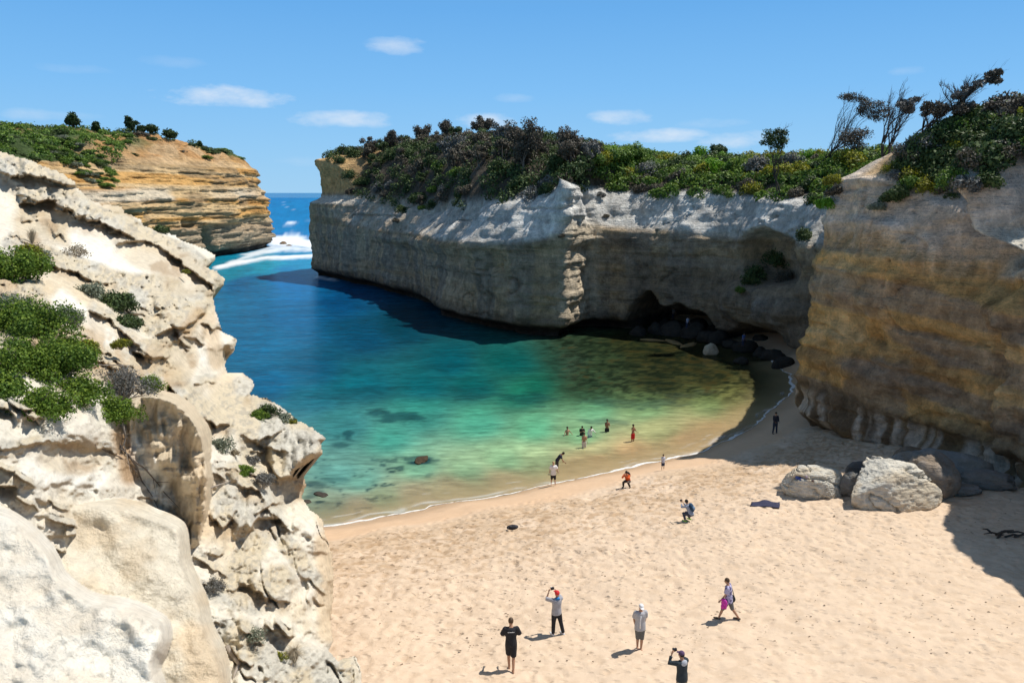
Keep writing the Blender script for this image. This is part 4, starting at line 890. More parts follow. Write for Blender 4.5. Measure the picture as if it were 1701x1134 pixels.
def scatter(w, n, px0, px1, run0, run1, fn, seed=0, k0=-1e9, k1=1e9, dmin=1.0, sub=None):
    """spread points on a plateau, nearest to the edge first, no two closer than dmin"""
    r_ = np.random.default_rng(seed); m = (w.V > 1) & (w.run >= run0) & (w.run <= run1) & (w.px > px0) & (w.px < px1) & (w.d > 0) & (w.pxk > k0) & (w.pxk < k1)
    ii = np.argwhere(m)
    if not len(ii): print('scatter: nothing', seed); return
    wt = np.sqrt(w.run[m] + .4); order = r_.choice(len(ii), min(len(ii), n * 12), p=wt / wt.sum(), replace=False); got = []
    for s in order:
        a, b = ii[s]; p = w.P[a, b]
        if any((p[0] - g[0]) ** 2 + (p[1] - g[1]) ** 2 < dmin * dmin for g in got): continue
        got.append(p); fn(len(got), p, w.px[a, b], w.py[a, b], w.run[a, b], r_)
        if len(got) >= n: break
def scrub_mass(w, n, px0, px1, run0, run1, seed, kind, label, r0, r1, per=150, leaf=.24, k0=-1e9, k1=1e9, name='scrub'):
    """continuous low scrub between the single plants, one mass"""
    r_ = np.random.default_rng(seed); m = (w.V > 1) & (w.run >= run0) & (w.run <= run1) & (w.px > px0) & (w.px < px1) & (w.d > 0) & (w.pxk > k0) & (w.pxk < k1)
    ii = np.argwhere(m); wt = np.sqrt(w.run[m] + .6); sel = r_.choice(len(ii), min(n, len(ii)), p=wt / wt.sum(), replace=False)
    c = np.array([w.P[a, b] for a, b in ii[sel]]); rad = r_.uniform(r0, r1, len(c)); c[:, 2] += rad * .15
    me = leaf_mesh(name, c, np.stack([rad, rad, rad * .7], -1), int(per * len(c)), leaf, seed, shell=.5)
    return tag(link(name, me, LM[kind]), label, kind='stuff')
def where(px, marks):
    for lim, txt in marks:
        if px < lim: return txt
    return marks[-1][1]
def size_w(r, a, b): return 'small' if r < a else ('broad' if r > b else 'medium-sized')
# --- opposite cliff: dull brown tea tree on the seaward half
M_SEA = [(650, 'at its seaward end'), (740, 'above the hanging shrubs'), (830, 'midway along the far cliff'), (905, 'around the tallest tea trees'), (2000, 'above the pale spur')]
def f_opp_left(q, p, px, py, run, r_):
    edge = run < 4.5; r = r_.uniform(1.3, 2.1) if edge else r_.uniform(1.6, 2.9)
    kind = r_.choice(['dull', 'dark', 'slate', 'green'], p=[.52, .34, .10, .04] if not edge else [.30, .57, .07, .06]); shape = 'tall' if r_.random() < (.15 if edge else .5) else 'round'
    cn = {'dull': 'brown-grey tea tree', 'dark': 'dark green shrub', 'slate': 'ashy grey shrub', 'green': 'mid-green shrub'}[kind]; row = 'on the far cliff edge' if edge else 'behind the far cliff edge'
    shrub('tea_tree' if kind == 'dull' else 'dense_shrub', (p[0], p[1], p[2] - .5), r, shape, kind, size_w(r, 1.8, 2.4) + ' ' + cn + ' ' + row + ' ' + where(px, M_SEA), 'tree' if kind == 'dull' else 'shrub', cn + 's ' + where(px, M_SEA), int(q))
scatter(OPP, 215, 560, 985, .1, 24, f_opp_left, 21, dmin=1.7)
M_CAVE = [(1050, 'just right of the pale spur'), (1120, 'above the mouth of the cave'), (1210, 'by the vivid green shrub above the cave'), (1300, 'above the dark hollow in the cliff'), (3000, 'by the corner where the two cliffs meet')]
def f_opp_right(q, p, px, py, run, r_):
    edge = run < 4
    kind = r_.choice(['dark', 'green', 'yellow', 'dull', 'bright', 'sage'], p=[.48, .2, .05, .22, .01, .04] if edge else [.14, .32, .38, .08, .06, .02]); r = r_.uniform(1.1, 1.9) if edge else r_.uniform(1.4, 2.3)
    nm = {'dark': 'dark green', 'green': 'mid-green', 'yellow': 'yellow-green', 'dull': 'grey-brown', 'bright': 'vivid green', 'sage': 'pale grey-green'}[kind]
    shrub('cliff_top_shrub', (p[0], p[1], p[2] - .45), r, 'round' if r_.random() < .75 else 'low', kind, size_w(r, 1.5, 1.95) + ' ' + nm + ' shrub ' + ('hanging on the edge ' if edge else 'set back ') + where(px, M_CAVE), 'shrub', nm + ' shrubs ' + where(px, M_CAVE), int(q))
scatter(OPP, 190, 985, 1480, .1, 24, f_opp_right, 22, dmin=1.5)
scrub_mass(OPP, 750, 545, 990, .05, 30, 51, 'dark', 'dark low scrub filling the gaps between the tea trees on the far cliff', 1.0, 1.9)
scrub_mass(OPP, 650, 990, 1500, .05, 34, 52, 'green', 'green heath filling the gaps between the shrubs above the cave', .8, 1.5, name='heath')
# shrubs hanging down the face
for (px, py, r, kind, lab) in [(665, 345, 1.8, 'dark', 'dark shrub hanging down the white band of the seaward cliff'), (690, 325, 2.0, 'dark', 'dark shrub spilling over the seaward cliff edge above the hanging one'), (715, 315, 1.6, 'green', 'green shrub spilling over the edge of the seaward cliff'),
                          (655, 362, 1.1, 'dull', 'lowest brown shrub clinging to the seaward cliff face'), (700, 340, 1.2, 'green', 'small green shrub clinging below the seaward cliff edge'), (600, 300, 2.4, 'dark', 'dark shrub mound over the edge near the seaward end'), (580, 315, 1.9, 'dull', 'brown shrub over the edge at the seaward end'),
                          (860, 305, 2.2, 'dark', 'big dark green shrub spilling over the edge left of the pale spur'), (885, 318, 1.3, 'dark', 'smaller dark shrub low on the edge left of the pale spur'), (770, 318, 1.8, 'dull', 'brown shrub drooping over the middle of the seaward cliff'),
                          (1000, 318, 1.0, 'slate', 'grey shrub tucked beside the pale spur'), (1008, 352, .7, 'dull', 'small brown shrub on the ledge right of the pale spur'), (935, 395, .6, 'dull', 'small tuft on the ledge under the pale spur')]:
    p = pick(OPP, px, py, 6); shrub('shrub', (p[0], p[1] - .3, p[2] - .3), r, 'low', kind, lab, 'shrub', None, int(px))
for (px, py, r, kind, lab) in [(1238, 462, 1.5, 'dark', 'dark shrub in the hollow right of the cave'), (1255, 448, 1.7, 'dark', 'leafy dark shrub in the middle of the cliff hollow'), (1282, 436, 1.8, 'dark', 'dark shrub high in the cliff hollow'), (1300, 455, 1.5, 'dull', 'brown shrub in the right corner of the cliff hollow'), (1230, 470, .8, 'green', 'small green shrub at the lip of the cliff hollow'), (1330, 385, 1.4, 'dark', 'dark shrub in the cleft above the hollow')]:
    p = pick(OPP, px, py, 8); shrub('shrub', (p[0] - .2, p[1] - .9, p[2] - .5), r, 'round', kind, lab, 'shrub', None, int(px))
# single shrubs one can point to
for (px, py, r, kind, lab, sh_) in [(1160, 262, 2.6, 'bright', 'vivid bright green rounded shrub standing out on the cliff top', 'round'), (1178, 282, 2.2, 'bright', 'bright green shrub just right of and below the most vivid one', 'round'), (1255, 280, 2.3, 'slate', 'grey dome-shaped shrub right of the vivid green one', 'round'),
                               (1070, 285, 2.0, 'slate', 'grey bare-looking shrub on the edge above the cave', 'round'), (1240, 305, 1.8, 'dull', 'brown tangled shrub on the cliff edge', 'low'), (1310, 270, 1.9, 'slate', 'grey-green rounded shrub near the corner of the cliff', 'round')]:
    p = pick(OPP, px, py, 7, 1.0); shrub('shrub', (p[0], p[1] - .5, p[2] - .2), r, sh_, kind, lab, 'shrub', None, int(px))
# --- right cliff top
M_R = [(1500, 'at the left end of the brown cliff top'), (1570, 'below the long wind-swept tree'), (1640, 'above the white patch of the brown cliff'), (3000, 'at the top right of the brown cliff')]
def f_right(q, p, px, py, run, r_):
    kind = r_.choice(['dark', 'green', 'yellow', 'dull', 'sage', 'slate'], p=[.36, .27, .10, .13, .07, .07]); r = r_.uniform(.55, 1.1) if run < 3 else r_.uniform(.8, 1.5)
    nm = {'dark': 'dark green', 'green': 'mid-green', 'yellow': 'yellow-flowered', 'dull': 'brown twiggy', 'sage': 'silvery grey-green', 'slate': 'ash-grey'}[kind]
    shrub('bush', (p[0], p[1], p[2] - .25), r, 'round' if r_.random() < .6 else 'low', kind, size_w(r, .8, 1.15) + ' ' + nm + ' bush ' + ('near the edge ' if run < 4 else 'further back ') + where(px, M_R), 'bush', nm + ' bushes ' + where(px, M_R), int(q))
scatter(RGT, 200, 1440, 1760, .05, 14, f_right, 23, 1380, 1850, .8)
scrub_mass(RGT, 420, 1450, 1800, .4, 18, 53, 'dark', 'dark low scrub between the bushes on the brown cliff', .45, .95, per=230, leaf=.14, k0=1390, k1=1900)
for (px, py, r, kind, lab) in [(1348, 325, 1.0, 'bright', 'bright yellow-green round bush at the corner of the brown cliff'), (1380, 285, 1.0, 'yellow', 'yellow-green bush beside the orange outcrop'), (1385, 320, .9, 'dull', 'brown bush under the orange outcrop'), (1475, 330, 1.0, 'dark', 'dark bush drooping over the left end of the brown cliff edge'), (1495, 320, 1.1, 'dark', 'dark bush drooping over the brown cliff edge, second from its left end'), (1510, 300, 1.1, 'green', 'green bush above the drooping dark ones'),
                          (1455, 345, .7, 'sage', 'silvery bush lowest on the slope of the brown cliff'), (1600, 305, 1.2, 'slate', 'grey twiggy bush on the brown cliff edge'), (1570, 312, .9, 'dull', 'brown twiggy bush on the brown cliff edge'), (1640, 300, 1.2, 'dark', 'dark bush on the brown cliff edge near the frame side')]:
    p = pick(RGT, px, py, 7); shrub('bush', (p[0] - .2, p[1] - .2, p[2] - .3), r, 'low', kind, lab, 'bush', None, int(px))
# --- headland
M_H = [(120, 'left of the trees on the headland'), (240, 'around the trees on the headland'), (330, 'right of the trees on the headland'), (3000, 'towards the seaward tip of the headland')]
def f_head(q, p, px, py, run, r_):
    kind = r_.choice(['dark', 'green', 'dull', 'sage'], p=[.5, .25, .2, .05]); r = r_.uniform(1.8, 4.0)
    nm = {'dark': 'dark green', 'green': 'mid-green', 'dull': 'brown', 'sage': 'grey-green'}[kind]
    shrub('low_shrub', (p[0], p[1], p[2] - .5), r, 'low', kind, size_w(r, 2.6, 3.4) + ' ' + nm + ' low shrub ' + where(px, M_H), 'shrub', nm + ' shrubs ' + where(px, M_H), int(q), .6)
scatter(HEAD, 110, -60, 460, 17, 60, f_head, 25, dmin=2.2)
scatter(HEAD, 34, 150, 455, 3, 18, f_head, 26, dmin=3)
def f_head2(q, p, px, py, run, r_):
    kind = r_.choice(['green', 'dark', 'bright'], p=[.65, .3, .05]); nm = {'dark': 'dark green', 'green': 'fresh green', 'bright': 'vivid green'}[kind]; r = r_.uniform(1.6, 3.0)
    shrub('creeping_shrub', (p[0], p[1], p[2] - .6), r, 'low', kind, size_w(r, 2.0, 2.6) + ' ' + nm + ' creeping shrub ' + ('low' if run < 8 else 'high') + ' in the green gully of the headland', 'shrub', nm + ' shrubs in the headland gully', int(q), .5)
scatter(HEAD, 110, -60, 205, .3, 30, f_head2, 27, dmin=2)
gp = [(20, 214), (75, 216), (120, 228), (170, 262), (196, 300), (186, 314), (150, 298), (110, 272), (60, 240)]; r_ = random.Random(3); k_ = 0
while k_ < 80:
    a_, b_ = r_.uniform(20, 200), r_.uniform(212, 316)
    if not in_poly(np.array([a_]), np.array([b_]), gp)[0]: continue
    p = pick(HEAD, a_, b_, 5); kd = r_.choice(['green', 'green', 'green', 'dark', 'sage']); k_ += 1
    shrub('creeping_shrub', (p[0] + .2, p[1] - .2, p[2] - .5), r_.uniform(1.5, 2.6), 'low', kd, {'green': 'fresh green', 'dark': 'dark green', 'sage': 'grey-green'}[kd] + ' creeping shrub ' + ('at the foot' if b_ > 280 else 'in the middle' if b_ > 245 else 'at the head') + ' of the green strip down the headland', 'shrub', 'shrubs of the green strip down the headland', k_, .6)
scrub_mass(HEAD, 600, -90, 200, .3, 34, 54, 'green', 'green creeping cover in the gully of the headland', 1.0, 2.0, per=110, leaf=.34, name='creeping_cover')
scrub_mass(HEAD, 500, -80, 465, 20, 80, 55, 'dark', 'dark heath over the top of the headland', 1.2, 2.4, per=110, leaf=.38, name='heath')
print('shrubs', len([o for o in bpy.data.objects if o.name.startswith(('shrub', 'tea_tree', 'bush'))]))

# ------------------------------------------------------------------ trees
def tree_build(name, base, h, lean, seed, kind, label, tuft=.5, dens=1.0, bare=.2, spread=.55, nl=60, wood=None, trunks=2, leafs=.10, group=None, flag=0.0, zsc=1.0, lev=3, rad=None):
    """base: world point. lean: horizontal vector (m) the crown is blown to. > trunk, crown"""
    r_ = random.Random(seed); mb = MB(); cents = []; rads = []
    wind = Vector((lean[0], lean[1], 0)) / max(h, .1)
    def grow(p, d, L, rad, lv):
        pts = [p]; q = p; dd = d.copy(); n = 4
        for i in range(n):
            dd = (dd + wind * .16 * (1.0 + lv * .3) + Vector((r_.uniform(-1, 1), r_.uniform(-1, 1), r_.uniform(-.6, .6))) * .10).normalized(); q = q + dd * (L / n); pts.append(q)
        mb.tube(pts, [rad * (1 - .14 * i) for i in range(n + 1)], 5 if lv < 2 else 3, cap=False)
        if lv >= lev:
            if r_.random() > bare: cents.append(tuple(q)); rads.append(tuft * r_.uniform(.6, 1.25))
            return
        k = (3 if lv == 0 else r_.choice((3, 4))); k = max(2, int(round(k * dens)))
        for j in range(k):
            t = r_.uniform(.45, 1.0) if j else 1.0; pp = pts[min(n, max(1, int(t * n)))]
            nd = (dd + Vector((r_.uniform(-1, 1), r_.uniform(-1, 1), r_.uniform(-.45, .7))) * spread).normalized(); grow(pp, nd, L * r_.uniform(.55, .8), rad * .58, lv + 1)
    root = empty(name, base); tag(root, label, 'tree', group)
    for i in range(trunks):
        d = Vector((r_.uniform(-.3, .3), r_.uniform(-.3, .3), 1)) + wind * .6; grow(Vector((r_.uniform(-.15, .15) * h * .2, r_.uniform(-.1, .1), -.5)), d.normalized(), h * .42, rad or h * .024, 0)
    link('trunk', mb.mesh('trunk'), wood or M_WOODD, root)
    if cents:
        c = np.array(cents); rr = np.array(rads); rd = np.stack([rr * (1 + flag), rr * (1 + flag * .5), rr * .7 * zsc], -1)
        link('crown', leaf_mesh('crown', c, rd, int(nl * len(c)), leafs, seed, shell=.2, jitter=1.0, asp=2.2, tipk=.3), LM[kind], root)
    return root
def top_pt(w, px, py, Y=None):
    p = pick(w, px, py, 8, 1.0); return (float(p[0]), float(p[1]), float(p[2]) - .2)
def above(w, px, py, run=6.):
    """plateau point in pixel column px at about the given distance from the edge"""
    q = np.abs(w.px - px) + 6 * np.abs(w.run - run) + (w.V <= 1) * 1e6 + (w.d < 0) * 1e6; i = np.unravel_index(np.argmin(q), q.shape); return tuple(float(v) for v in w.P[i])
def crest(w, px, back=0.0):
    """highest plateau point in a pixel column: where the skyline runs"""
    m = (w.V > 1) & (w.d > 0) & (np.abs(w.px - px) < 6); q = np.where(m, w.py, 1e9); i = np.unravel_index(np.argmin(q), q.shape); return tuple(float(v) for v in w.P[i])
# headland trees
for (px, run, h, ln, tf, lab, sd) in [(126, 26, 8.0, (-.5, 0), 1.9, 'dark bushy-headed tree, leftmost of the trees on the headland skyline', 1), (213, 34, 9.0, (.6, 0), 1.7, 'tallest slim tree with open crown on the headland skyline', 2), (163, 32, 6.0, (.3, 0), 1.1, 'small slight tree between the two taller headland trees', 3),
                                      (250, 30, 5.0, (.5, 0), 2.0, 'broad low dark tree right of the slim headland tree', 4), (288, 28, 5.5, (-.4, 0), 2.4, 'widest rounded dark tree crown at the right of the headland group', 5), (232, 32, 4.6, (.4, 0), 1.6, 'dark rounded tree close beside the slim headland tree', 6), (335, 20, 2.8, (.8, 0), .8, 'twiggy little tree near the seaward end of the headland', 7)]:
    b = crest(HEAD, px); h *= .55; tf *= .6; tree_build('tree', b, h, ln, sd, 'dark', lab, tuft=tf, spread=.6, nl=60, leafs=.42, lev=2, bare=.05)
# opposite cliff skyline trees
for (px, run, h, ln, tf, kind, lab, sd) in [(790, 9, 5.5, (.3, 0), .75, 'dull', 'slender tufted tree rising between the tea trees of the far scrub', 11), (868, 5, 7.2, (.5, 0), 1.1, 'dull', 'tall brown tea tree, highest of the scrub on the seaward cliff', 12), (893, 4, 6.6, (.7, 0), 1.0, 'dull', 'brown forked tea tree right beside the highest one', 13),
                                      (848, 6, 5.6, (-.6, 0), .9, 'dull', 'brown tea tree just left of the highest one', 14), (938, 4, 6.6, (.2, 0), .95, 'dull', 'round-headed tea tree standing on the pale spur', 15), (955, 5, 6.0, (.4, 0), .85, 'dull', 'forked tea tree right beside the round-headed one on the spur', 16), (980, 4, 5.4, (.3, 0), .75, 'dull', 'small open tea tree at the right edge of the brown scrub', 17),
                                      (735, 9, 4.5, (.5, 0), .9, 'dull', 'flat-topped tea tree in the middle of the seaward scrub', 18), (690, 9, 4.4, (.5, 0), .9, 'dull', 'low tea tree on the skyline left of the flat-topped one', 19), (640, 9, 4.2, (.5, 0), .9, 'dull', 'low spreading tea tree near the seaward end of the skyline', 20), (1200, 12, 3.0, (0, 0), .8, 'dark', 'low dark round tree on the skyline above the cave', 23)]:
    b = crest(OPP, px) if run > 6 else above(OPP, px, 0, run); tree_build('tree', b, h, ln, sd, kind, lab, tuft=tf, spread=.55, nl=90, leafs=.17, lev=3, bare=.12, wood=M_WOOD)
# wind-blown trees at the right: stems and tufts taken from the photograph at each tree's own distance
def swept_tree(name, base, Y, tips, tufts, label, seed, kind='dull', stems=2, rad=.11, twig=15, leaf=.10, per=520, bend=.35, cat='tree', deep=1.0):
    r_ = random.Random(seed); w_ = RGT if base[0] > 1440 else OPP; m_ = (w_.V > 1) & (w_.d > 0) & (np.abs(w_.P[..., 1] - Y) < 6); q_ = np.where(m_, np.abs(w_.px - base[0]) + np.abs(w_.py - base[1]) * .25, 1e9); i_ = np.unravel_index(np.argmin(q_), q_.shape)
    b0 = Vector([float(v) for v in w_.P[i_]]); Y = b0.y; b0.z -= .3
    print('tree', base, '->', round(float(w_.px[i_])), round(float(w_.py[i_])), round(Y, 1))
    root = empty(name, b0); tag(root, label, cat); mb = MB(); mpp = Y / F
    def W(px, py, dy=0): return Vector(PY(px, py, Y + dy)) - b0
    mean = sum((W(*t) for t in tips), Vector()) / len(tips); H = mean.length
    def wob(a, b, n, amp, lift):
        pts = []; o1 = Vector([r_.uniform(-1, 1) for _ in range(3)]); o2 = Vector([r_.uniform(-1, 1) for _ in range(3)]); L = (b - a).length
        for i in range(n + 1):
            t = i / n; p = a.lerp(b, t); e = t * (1 - t) * 4; p += o1 * amp * L * e * math.sin(5 * t) + o2 * amp * .5 * L * e * math.sin(11 * t + 1); p.z += lift * L * e; pts.append(p)
        return pts
    trunks = []
    for k in range(stems):   # leaning main stems up to the fork
        st = Vector((r_.uniform(-.25, .25), r_.uniform(-.2, .2), 0)); f = mean * r_.uniform(.4, .58) + Vector((r_.uniform(-.1, .1), r_.uniform(-.15, .15), r_.uniform(-.04, .08))) * H
        pts = wob(st, f, 6, .06, bend * .08); mb.tube(pts, [rad * (1 - .5 * i / 6) for i in range(7)], 6, cap=False); trunks.append(pts)
    limbs = []
    for (tx, ty) in tips:
        for k in range(2):
            tr = r_.choice(trunks); j = r_.randint(3, 6); e = W(tx + r_.uniform(-6, 6), ty + r_.uniform(-4, 5), r_.uniform(-deep, deep)); pts = wob(tr[j], e, 6, .07, bend * .16); r0 = rad * .5
            mb.tube(pts, [r0 * (1 - .85 * i / 6) for i in range(7)], 5, cap=False); limbs.append((pts, r0))
    for pts, r0 in limbs:
        for _ in range(twig):
            k = r_.randrange(1, 6); p = pts[k].lerp(pts[k + 1], r_.random()); d = (pts[k + 1] - pts[k]).normalized() + Vector((r_.uniform(-.4, .9), r_.uniform(-.7, .7), r_.uniform(-.25, .9))); d.normalize(); L = H * r_.uniform(.07, .17)
            t = wob(p, p + d * L + Vector((.2, 0, 0)) * L, 3, .12, .05); mb.tube(t, [r0 * .35, r0 * .26, r0 * .16, r0 * .06], 3, cap=False)
            for _ in range(2):
                f = t[1].lerp(t[3], r_.random()); mb.tube([f, f + (d + Vector((r_.uniform(-.7, 1), r_.uniform(-.7, .7), r_.uniform(-.5, .9)))).normalized() * L * .45], [r0 * .16, r0 * .05], 3, cap=False)
    link('trunk', mb.mesh('trunk'), M_WOODD, root)
    if tufts:
        c = []; rd = []
        for (tx, ty, r) in tufts:
            for _ in range(7):
                c.append(tuple(W(tx + r_.uniform(-.9, .9) * r, ty + r_.uniform(-.55, .55) * r, r_.uniform(-.7, .7) * deep))); q = r * mpp * r_.uniform(.45, .95); rd.append((q * 1.3, q, q * .85))
        link('crown', leaf_mesh('crown', np.array(c), np.array(rd), int(per * len(tufts)), leaf, seed, shell=.15, jitter=1.0, asp=2.4, tipk=.2), LM[kind], root)
    return root
swept_tree('wind_bent_tree', (1350, 243), 97, [(1403, 165), (1418, 163), (1440, 172), (1462, 182), (1425, 185), (1400, 200)], [(1404, 163, 8), (1416, 162, 9), (1428, 166, 10), (1442, 173, 11), (1456, 178, 11), (1468, 186, 11), (1450, 190, 12), (1435, 184, 10), (1474, 194, 6)], 'wind-bent tree with a flag of dark foliage streaming right from bare leaning stems', 31, per=420)
swept_tree('tree', (1416, 252), 94, [(1410, 225), (1425, 222), (1398, 232), (1436, 222)], [(1400, 230, 14), (1414, 224, 15), (1428, 228, 14), (1408, 240, 14), (1437, 218, 8), (1424, 240, 14)], 'dark rounded tree tucked under the flag-shaped one', 32, per=500)
swept_tree('wind_bent_tree', (1452, 234), 66, [(1481, 170), (1499, 153), (1522, 166), (1490, 190), (1510, 180)], [(1518, 168, 7), (1500, 172, 7), (1508, 182, 8)], 'bare twiggy tree leaning right beside the flag-shaped one', 33, kind='slate', stems=2, twig=20)
swept_tree('wind_bent_tree', (1464, 240), 62, [(1576, 174), (1620, 150), (1652, 128), (1560, 165)], [(1654, 124, 9), (1648, 130, 8), (1656, 134, 6)], 'long wind-swept tree reaching up right to one small dark tuft', 34, stems=2, rad=.08, twig=20, bend=-.15)
swept_tree('tree', (1530, 215), 60, [(1544, 176), (1565, 180), (1535, 190)], [(1544, 175, 9), (1565, 180, 9), (1556, 188, 8), (1540, 188, 7)], 'short tree with two round tufted heads on the ridge', 35, per=330)
swept_tree('wind_bent_tree', (1585, 196), 57, [(1600, 138), (1615, 130), (1632, 132), (1562, 140), (1580, 150)], [(1625, 138, 7), (1608, 150, 8), (1590, 158, 7)], 'fine-twigged bare tree on the highest part of the right ridge', 36, kind='slate', stems=2, twig=20)
swept_tree('tree', (1655, 196), 54, [(1662, 170), (1645, 172), (1680, 178), (1670, 150)], [(1662, 172, 15), (1645, 178, 11), (1676, 180, 12), (1655, 184, 13)], 'dark tree with spreading crown near the upper right corner', 37, per=420)
swept_tree('tree', (1708, 200), 50, [(1699, 165), (1712, 150), (1690, 178)], [(1700, 172, 12), (1712, 160, 12), (1692, 186, 10)], 'tree cut off by the right side of the frame', 38, per=400)
swept_tree('tree', (1600, 210), 58, [(1590, 178), (1612, 176)], [(1592, 180, 10), (1610, 178, 10)], 'small dull tree below the fine-twigged bare one', 39, per=330)
swept_tree('tree', (1286, 262), 92, [(1284, 222), (1296, 216), (1274, 236)], [(1284, 226, 12), (1296, 219, 10), (1274, 237, 9), (1290, 238, 12), (1300, 232, 8)], 'lone dark tree with rounded head above the scrub right of the cave', 40, kind='dark', per=420, leaf=.12)
# ------------------------------------------------------------------ plants on the near slope
def near_bush(name, px, py, r, kind, label, n=2600, leaf=.05, flat=.7, seed=0, twig=True, k=18, cr=.33, off=(0, 0, 0), rx=1.0, woodm=None, tipk=1.0, nst=12, cat='bush'):
    p = fg_pt(px, py); root = empty(name, (p[0] + off[0], p[1] + off[1], p[2] + off[2])); tag(root, label, cat)
    c, rr = dome(900 + seed, int(k * 1.9), flat, cr * .74); c = c * np.array([r * rx, r, r]); rr = rr * r
    link('foliage', leaf_mesh('foliage', c, rr, int(n * 1.45), leaf * .8, seed, shell=.3, jitter=.8, asp=1.5, tipk=tipk), LM[kind], root)
    if twig:
        mb = MB(); q = random.Random(seed)
        for i in range(nst):
            t = c[q.randrange(len(c))]; e = Vector(t) * q.uniform(.9, 1.35); m = e * .5 + Vector((q.uniform(-.1, .1), q.uniform(-.1, .1), q.uniform(-.1, .05))) * r
            mb.tube([(0, 0, -.1 * r), m, e], [.022 * r + .006, .014 * r + .004, .003], 4, cap=False)
            for _ in range(3):
                f = e + Vector((q.uniform(-1, 1), q.uniform(-1, 1), q.uniform(-.3, .8))) * .22 * r; mb.tube([m.lerp(e, q.uniform(.3, 1)), f], [.006, .002], 3, cap=False)
        mb.build('stem', woodm or M_TWIG, root)
    return root
NB = [('bush', 5, 655, .8, 'fresh', 'green bush low at the left frame side, above the hanging tongue', 4500, .05, .6), ('bush', 135, 660, .85, 'fresh', 'green bush filling the space left of the grey woody bush', 5000, .045, .6), ('bush', 130, 590, .75, 'fresh', 'olive-green bush at the top of the sprawling group', 3000, .05, .6),
      ('bush', 45, 555, 1.6, 'fresh', 'large sprawling green bush at the left frame side, upper of two', 9000, .055, .6), ('bush', 95, 625, 1.35, 'fresh', 'large leafy green bush sprawling down the white rock at the left', 9000, .05, .6), ('bush', 72, 685, .85, 'fresh', 'lower green tongue of the sprawling bush hanging over white rock', 4500, .045, .6),
      ('bush', 20, 610, 1.0, 'fresh', 'green bush cut by the frame side between its two larger neighbours', 6000, .05, .6), ('bush', 205, 655, 1.15, 'slate', 'grey woody bush with bare twigs right of the big green bush', 3800, .04, .75), ('bush', 190, 690, .85, 'fresh', 'green-leaved bush below the grey woody one', 4200, .045, .6),
      ('bush', 245, 650, .8, 'fresh', 'small green bush at the right tip of the bush group', 3000, .045, .6), ('bush', 205, 610, .36, 'yellow', 'bright yellow-green tuft on top of the grey woody bush', 1800, .035, .7), ('bush', 150, 615, .36, 'yellow', 'yellow-green tuft on the left shoulder of the grey woody bush', 1600, .035, .7),
      ('bush', 22, 460, 1.55, 'fresh', 'green bush at the left frame side above the grey saltbush', 6500, .075, .7), ('bush', 55, 452, .6, 'yellow', 'yellow-green tuft on the upper left green bush', 1800, .06, .6), ('saltbush', 62, 440, .95, 'sage', 'grey-green saltbush behind the upper left green bush', 2500, .06, .7), ('saltbush', 12, 515, .8, 'sage', 'grey-green saltbush at the left frame side', 2600, .05, .6),
      ('bush', 75, 540, .75, 'slate', 'dark grey woody bush beside the sandy gully', 2000, .05, .7), ('saltbush', 115, 535, .8, 'sage', 'pale cushion-shaped saltbush in the sandy gully', 2600, .05, .6), ('shrub', 195, 510, 1.15, 'dark', 'dark green shrub creeping down the grey rocks', 4200, .07, .4), ('shrub', 212, 540, .8, 'dark', 'lower end of the dark creeping shrub on the grey rocks', 2400, .065, .4), ('shrub', 155, 490, .9, 'sage', 'thin grey-green shrub above the dark creeping one', 1500, .07, .5),
      ('shrub', 446, 690, .75, 'dark', 'dark tufted shrub on the promontory ledge', 1900, .065, .7), ('shrub', 430, 692, .5, 'fresh', 'small green shrub left on the promontory ledge', 1100, .06, .6), ('shrub', 472, 698, .55, 'sage', 'grey tuft at the right of the promontory ledge', 1100, .06, .6), ('shrub', 484, 702, .3, 'yellow', 'tiny yellow-green plant at the tip of the promontory ledge', 700, .05, .6),
      ('saltbush', 372, 748, .72, 'sage', 'pale grey saltbush below the rock ledge', 1500, .05, .75), ('shrub', 404, 785, .5, 'fresh', 'fresh green shrub in the rocky cleft', 1700, .05, .6), ('shrub', 418, 768, .42, 'slate', 'dark grey shrub just above the fresh green one', 900, .05, .9), ('shrub', 440, 800, .5, 'slate', 'dark grey ball-shaped shrub beside the overhang', 1400, .045, .8),
      ('shrub', 352, 978, .48, 'slate', 'round grey spiny cushion at the edge of the cream wall', 1700, .03, .85), ('shrub', 428, 1060, .42, 'sage', 'thin grey-green sprig on the lower gravel slope', 700, .035, .9), ('shrub', 466, 1092, .26, 'yellow', 'bright yellow-green sprig near the bottom of the slope', 700, .03, .7), ('shrub', 310, 470, .35, 'yellow', 'tiny yellow-green plant on the white rock', 500, .05, .6),
      ('shrub', 265, 385, .9, 'dark', 'small dark shrub on the crest of the white ridge', 900, .09, .5), ('shrub', 388, 755, .3, 'straw', 'dry straw tuft beside the saltbush', 400, .04, .8), ('shrub', 60, 420, .6, 'straw', 'dry stalks on the rubble below the hollow rock', 400, .05, .8), ('shrub', 128, 425, .7, 'straw', 'dry brown plant on the rubble slope', 600, .05, .8)]
for i, (nm, px, py, r, kind, lab, n, lf, fl) in enumerate(NB):
    near_bush(nm, px, py, r, kind, lab, n, lf, fl, seed=i * 7 + 1, off=(.02 * r, -.12 * r, (.55 if kind == 'yellow' and py < 640 else -.1 * r)), cat='bush' if nm == 'bush' else ('saltbush' if nm == 'saltbush' else 'shrub'), nst=30 if kind == 'slate' else 12)
